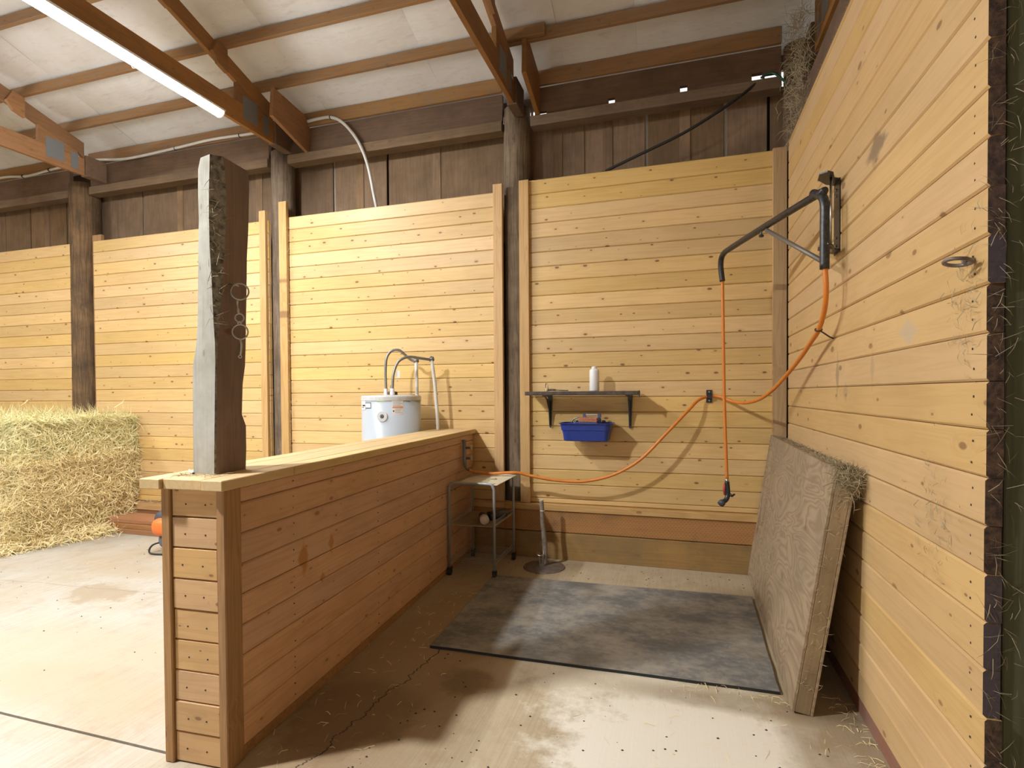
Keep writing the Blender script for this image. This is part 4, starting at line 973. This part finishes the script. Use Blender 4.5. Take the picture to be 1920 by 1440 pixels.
# hay and cobweb on wall tops and ledges
wl = [
 ('hay wisps caught along the top edge of the right wall', lambda: (rg.uniform(.775, .80), rg.uniform(1.8, 4.45), 3.296), (0, 0, 1), 250, .01, .05, .001, .6),
 ('tangled dusty hay hanging in the upper right corner by the dark pole', lambda: (rg.gauss(.83, .035), rg.uniform(4.2, 4.6), rg.uniform(3.32, 4.15)), (-1, -1, 0), 900, .03, .14, .0012, .7),
 ('hay stuck on the right wall under the tie ring', lambda: (.7635, rg.gauss(1.83, .05), rg.gauss(1.70, .10)), (-1, 0, 0), 110, .015, .06, .0008, .1),
 ('hay stuck low on the right wall near the plank ends', lambda: (.7635, rg.gauss(2.05, .09), rg.gauss(1.06, .10)), (-1, 0, 0), 90, .015, .06, .0008, .1),
 ('cobwebs and hay on the dark plank ends at the right edge', lambda: (rg.uniform(.775, .84), 1.731, rg.uniform(.1, 3.2)), (0, -1, 0), 300, .02, .08, .0006, .3),
 ('hay resting on top of the boom bracket', lambda: (rg.gauss(.715, .015), 3.13, 2.522), (0, 0, 1), 160, .01, .04, .0009, .6),
 ('hay wisps poking from the gap beside the pole left of the heater', lambda: (-3.80, 4.676, rg.uniform(.6, 3.2)), (.3, -1, 0), 260, .02, .05, .0009, .3),
 ('hay along the bottom ledge right of the bales', lambda: (rg.uniform(-5.85, -4.2), rg.uniform(4.66, 4.70), .259), (0, 0, 1), 400, .03, .09, .0014, .5),
 ('hay wisps on the top edge of the boards right of the middle pole', lambda: (rg.uniform(-1.25, .68), 4.725, 3.347), (0, 0, 1), 120, .01, .04, .0008, .4)]
for lb, pt, nr_, n_, a_, b_, w_, lf in wl:
    bm = bmesh.new(); straws(bm, pt, lambda p: nr_, n_, a_, b_, w_, lf, rg)
    tag(obj('hay_wisps', bm, M_web), lb, 'hay wisps', kind='stuff')
# dark nail heads: two columns on the right wall, one on the low wall
bm = bmesh.new()
for k in range(26):
    for f in (.3, .7):
        y = 1.80+rg.uniform(-.006, .006); z = .075+.1273*(k+f)+rg.uniform(-.006, .006)
        if z < 3.28: tube(bm, [(.7692, y, z), (.7688, y, z)], .0035, 8)
tag(obj('nail_heads', bm, M_nail, wall_right), kind='stuff')
bm = bmesh.new()
for yy in (.42, 1.22, 2.02):
    for k in range(9):
        for f in (.3, .72): z = .045+.1225*(k+f); tube(bm, [(-.0057, yy+rg.uniform(-.006, .006), z), (-.0052, yy, z)], .003, 8) if z < 1.08 else None
tag(obj('nail_heads', bm, M_nail, hw), kind='stuff')

# ================================================================ LUMBER, BLOWER
for i, (x0, x1, y0, y1, z0, z1, lb) in enumerate(((-5.92, -3.9, 4.30, 4.62, .0, .05, 'bottom board of the flat lumber stack right of the hay'),
        (-5.90, -3.9, 4.31, 4.62, .051, .10, 'middle board of the flat lumber stack right of the hay'),
        (-5.96, -3.95, 4.34, 4.62, .101, .145, 'wide hay-dusted top board of the lumber stack right of the hay'))):
    o = beambox('lumber_board', M_lumber, x0, x1, y0, y1, z0, z1, bev=.004); tag(o, lb, 'board', 'stacked lumber boards')
bl = empty('leaf_blower', (-4.55, 3.93, .0)); tag(bl, 'orange and dark grey power tool on the floor, half hidden by the low wall', 'power tool')
def ball(name, c, s_, mat, seg=20):
    bm = bmesh.new(); bmesh.ops.create_uvsphere(bm, u_segments=seg, v_segments=12, radius=1)
    for v in bm.verts:
        v.co = Vector((math.copysign(abs(v.co.x)**.75, v.co.x)*s_[0]+c[0], math.copysign(abs(v.co.y)**.75, v.co.y)*s_[1]+c[1], math.copysign(abs(v.co.z)**.75, v.co.z)*s_[2]+c[2]))
    return obj(name, bm, mat, bl, smooth=True)
ball('engine_cover', (.0, .02, .28), (.15, .12, .12), M_darkplastic)
ball('orange_shroud', (.03, -.06, .25), (.13, .10, .085), M_orange)
ball('fan_housing', (.03, .0, .12), (.115, .10, .085), plain('blue_gray_shell', (.12, .14, .19), .5))
bm = tube(bmesh.new(), smooth_pts([(-.04, -.08, .10), (-.095, -.10, .08), (-.115, -.12, .045), (-.10, -.13, .012), (-.02, -.14, .010), (.08, -.12, .012)], 6), .008, 10); obj('wire_stand', bm, M_black, bl, smooth=True)
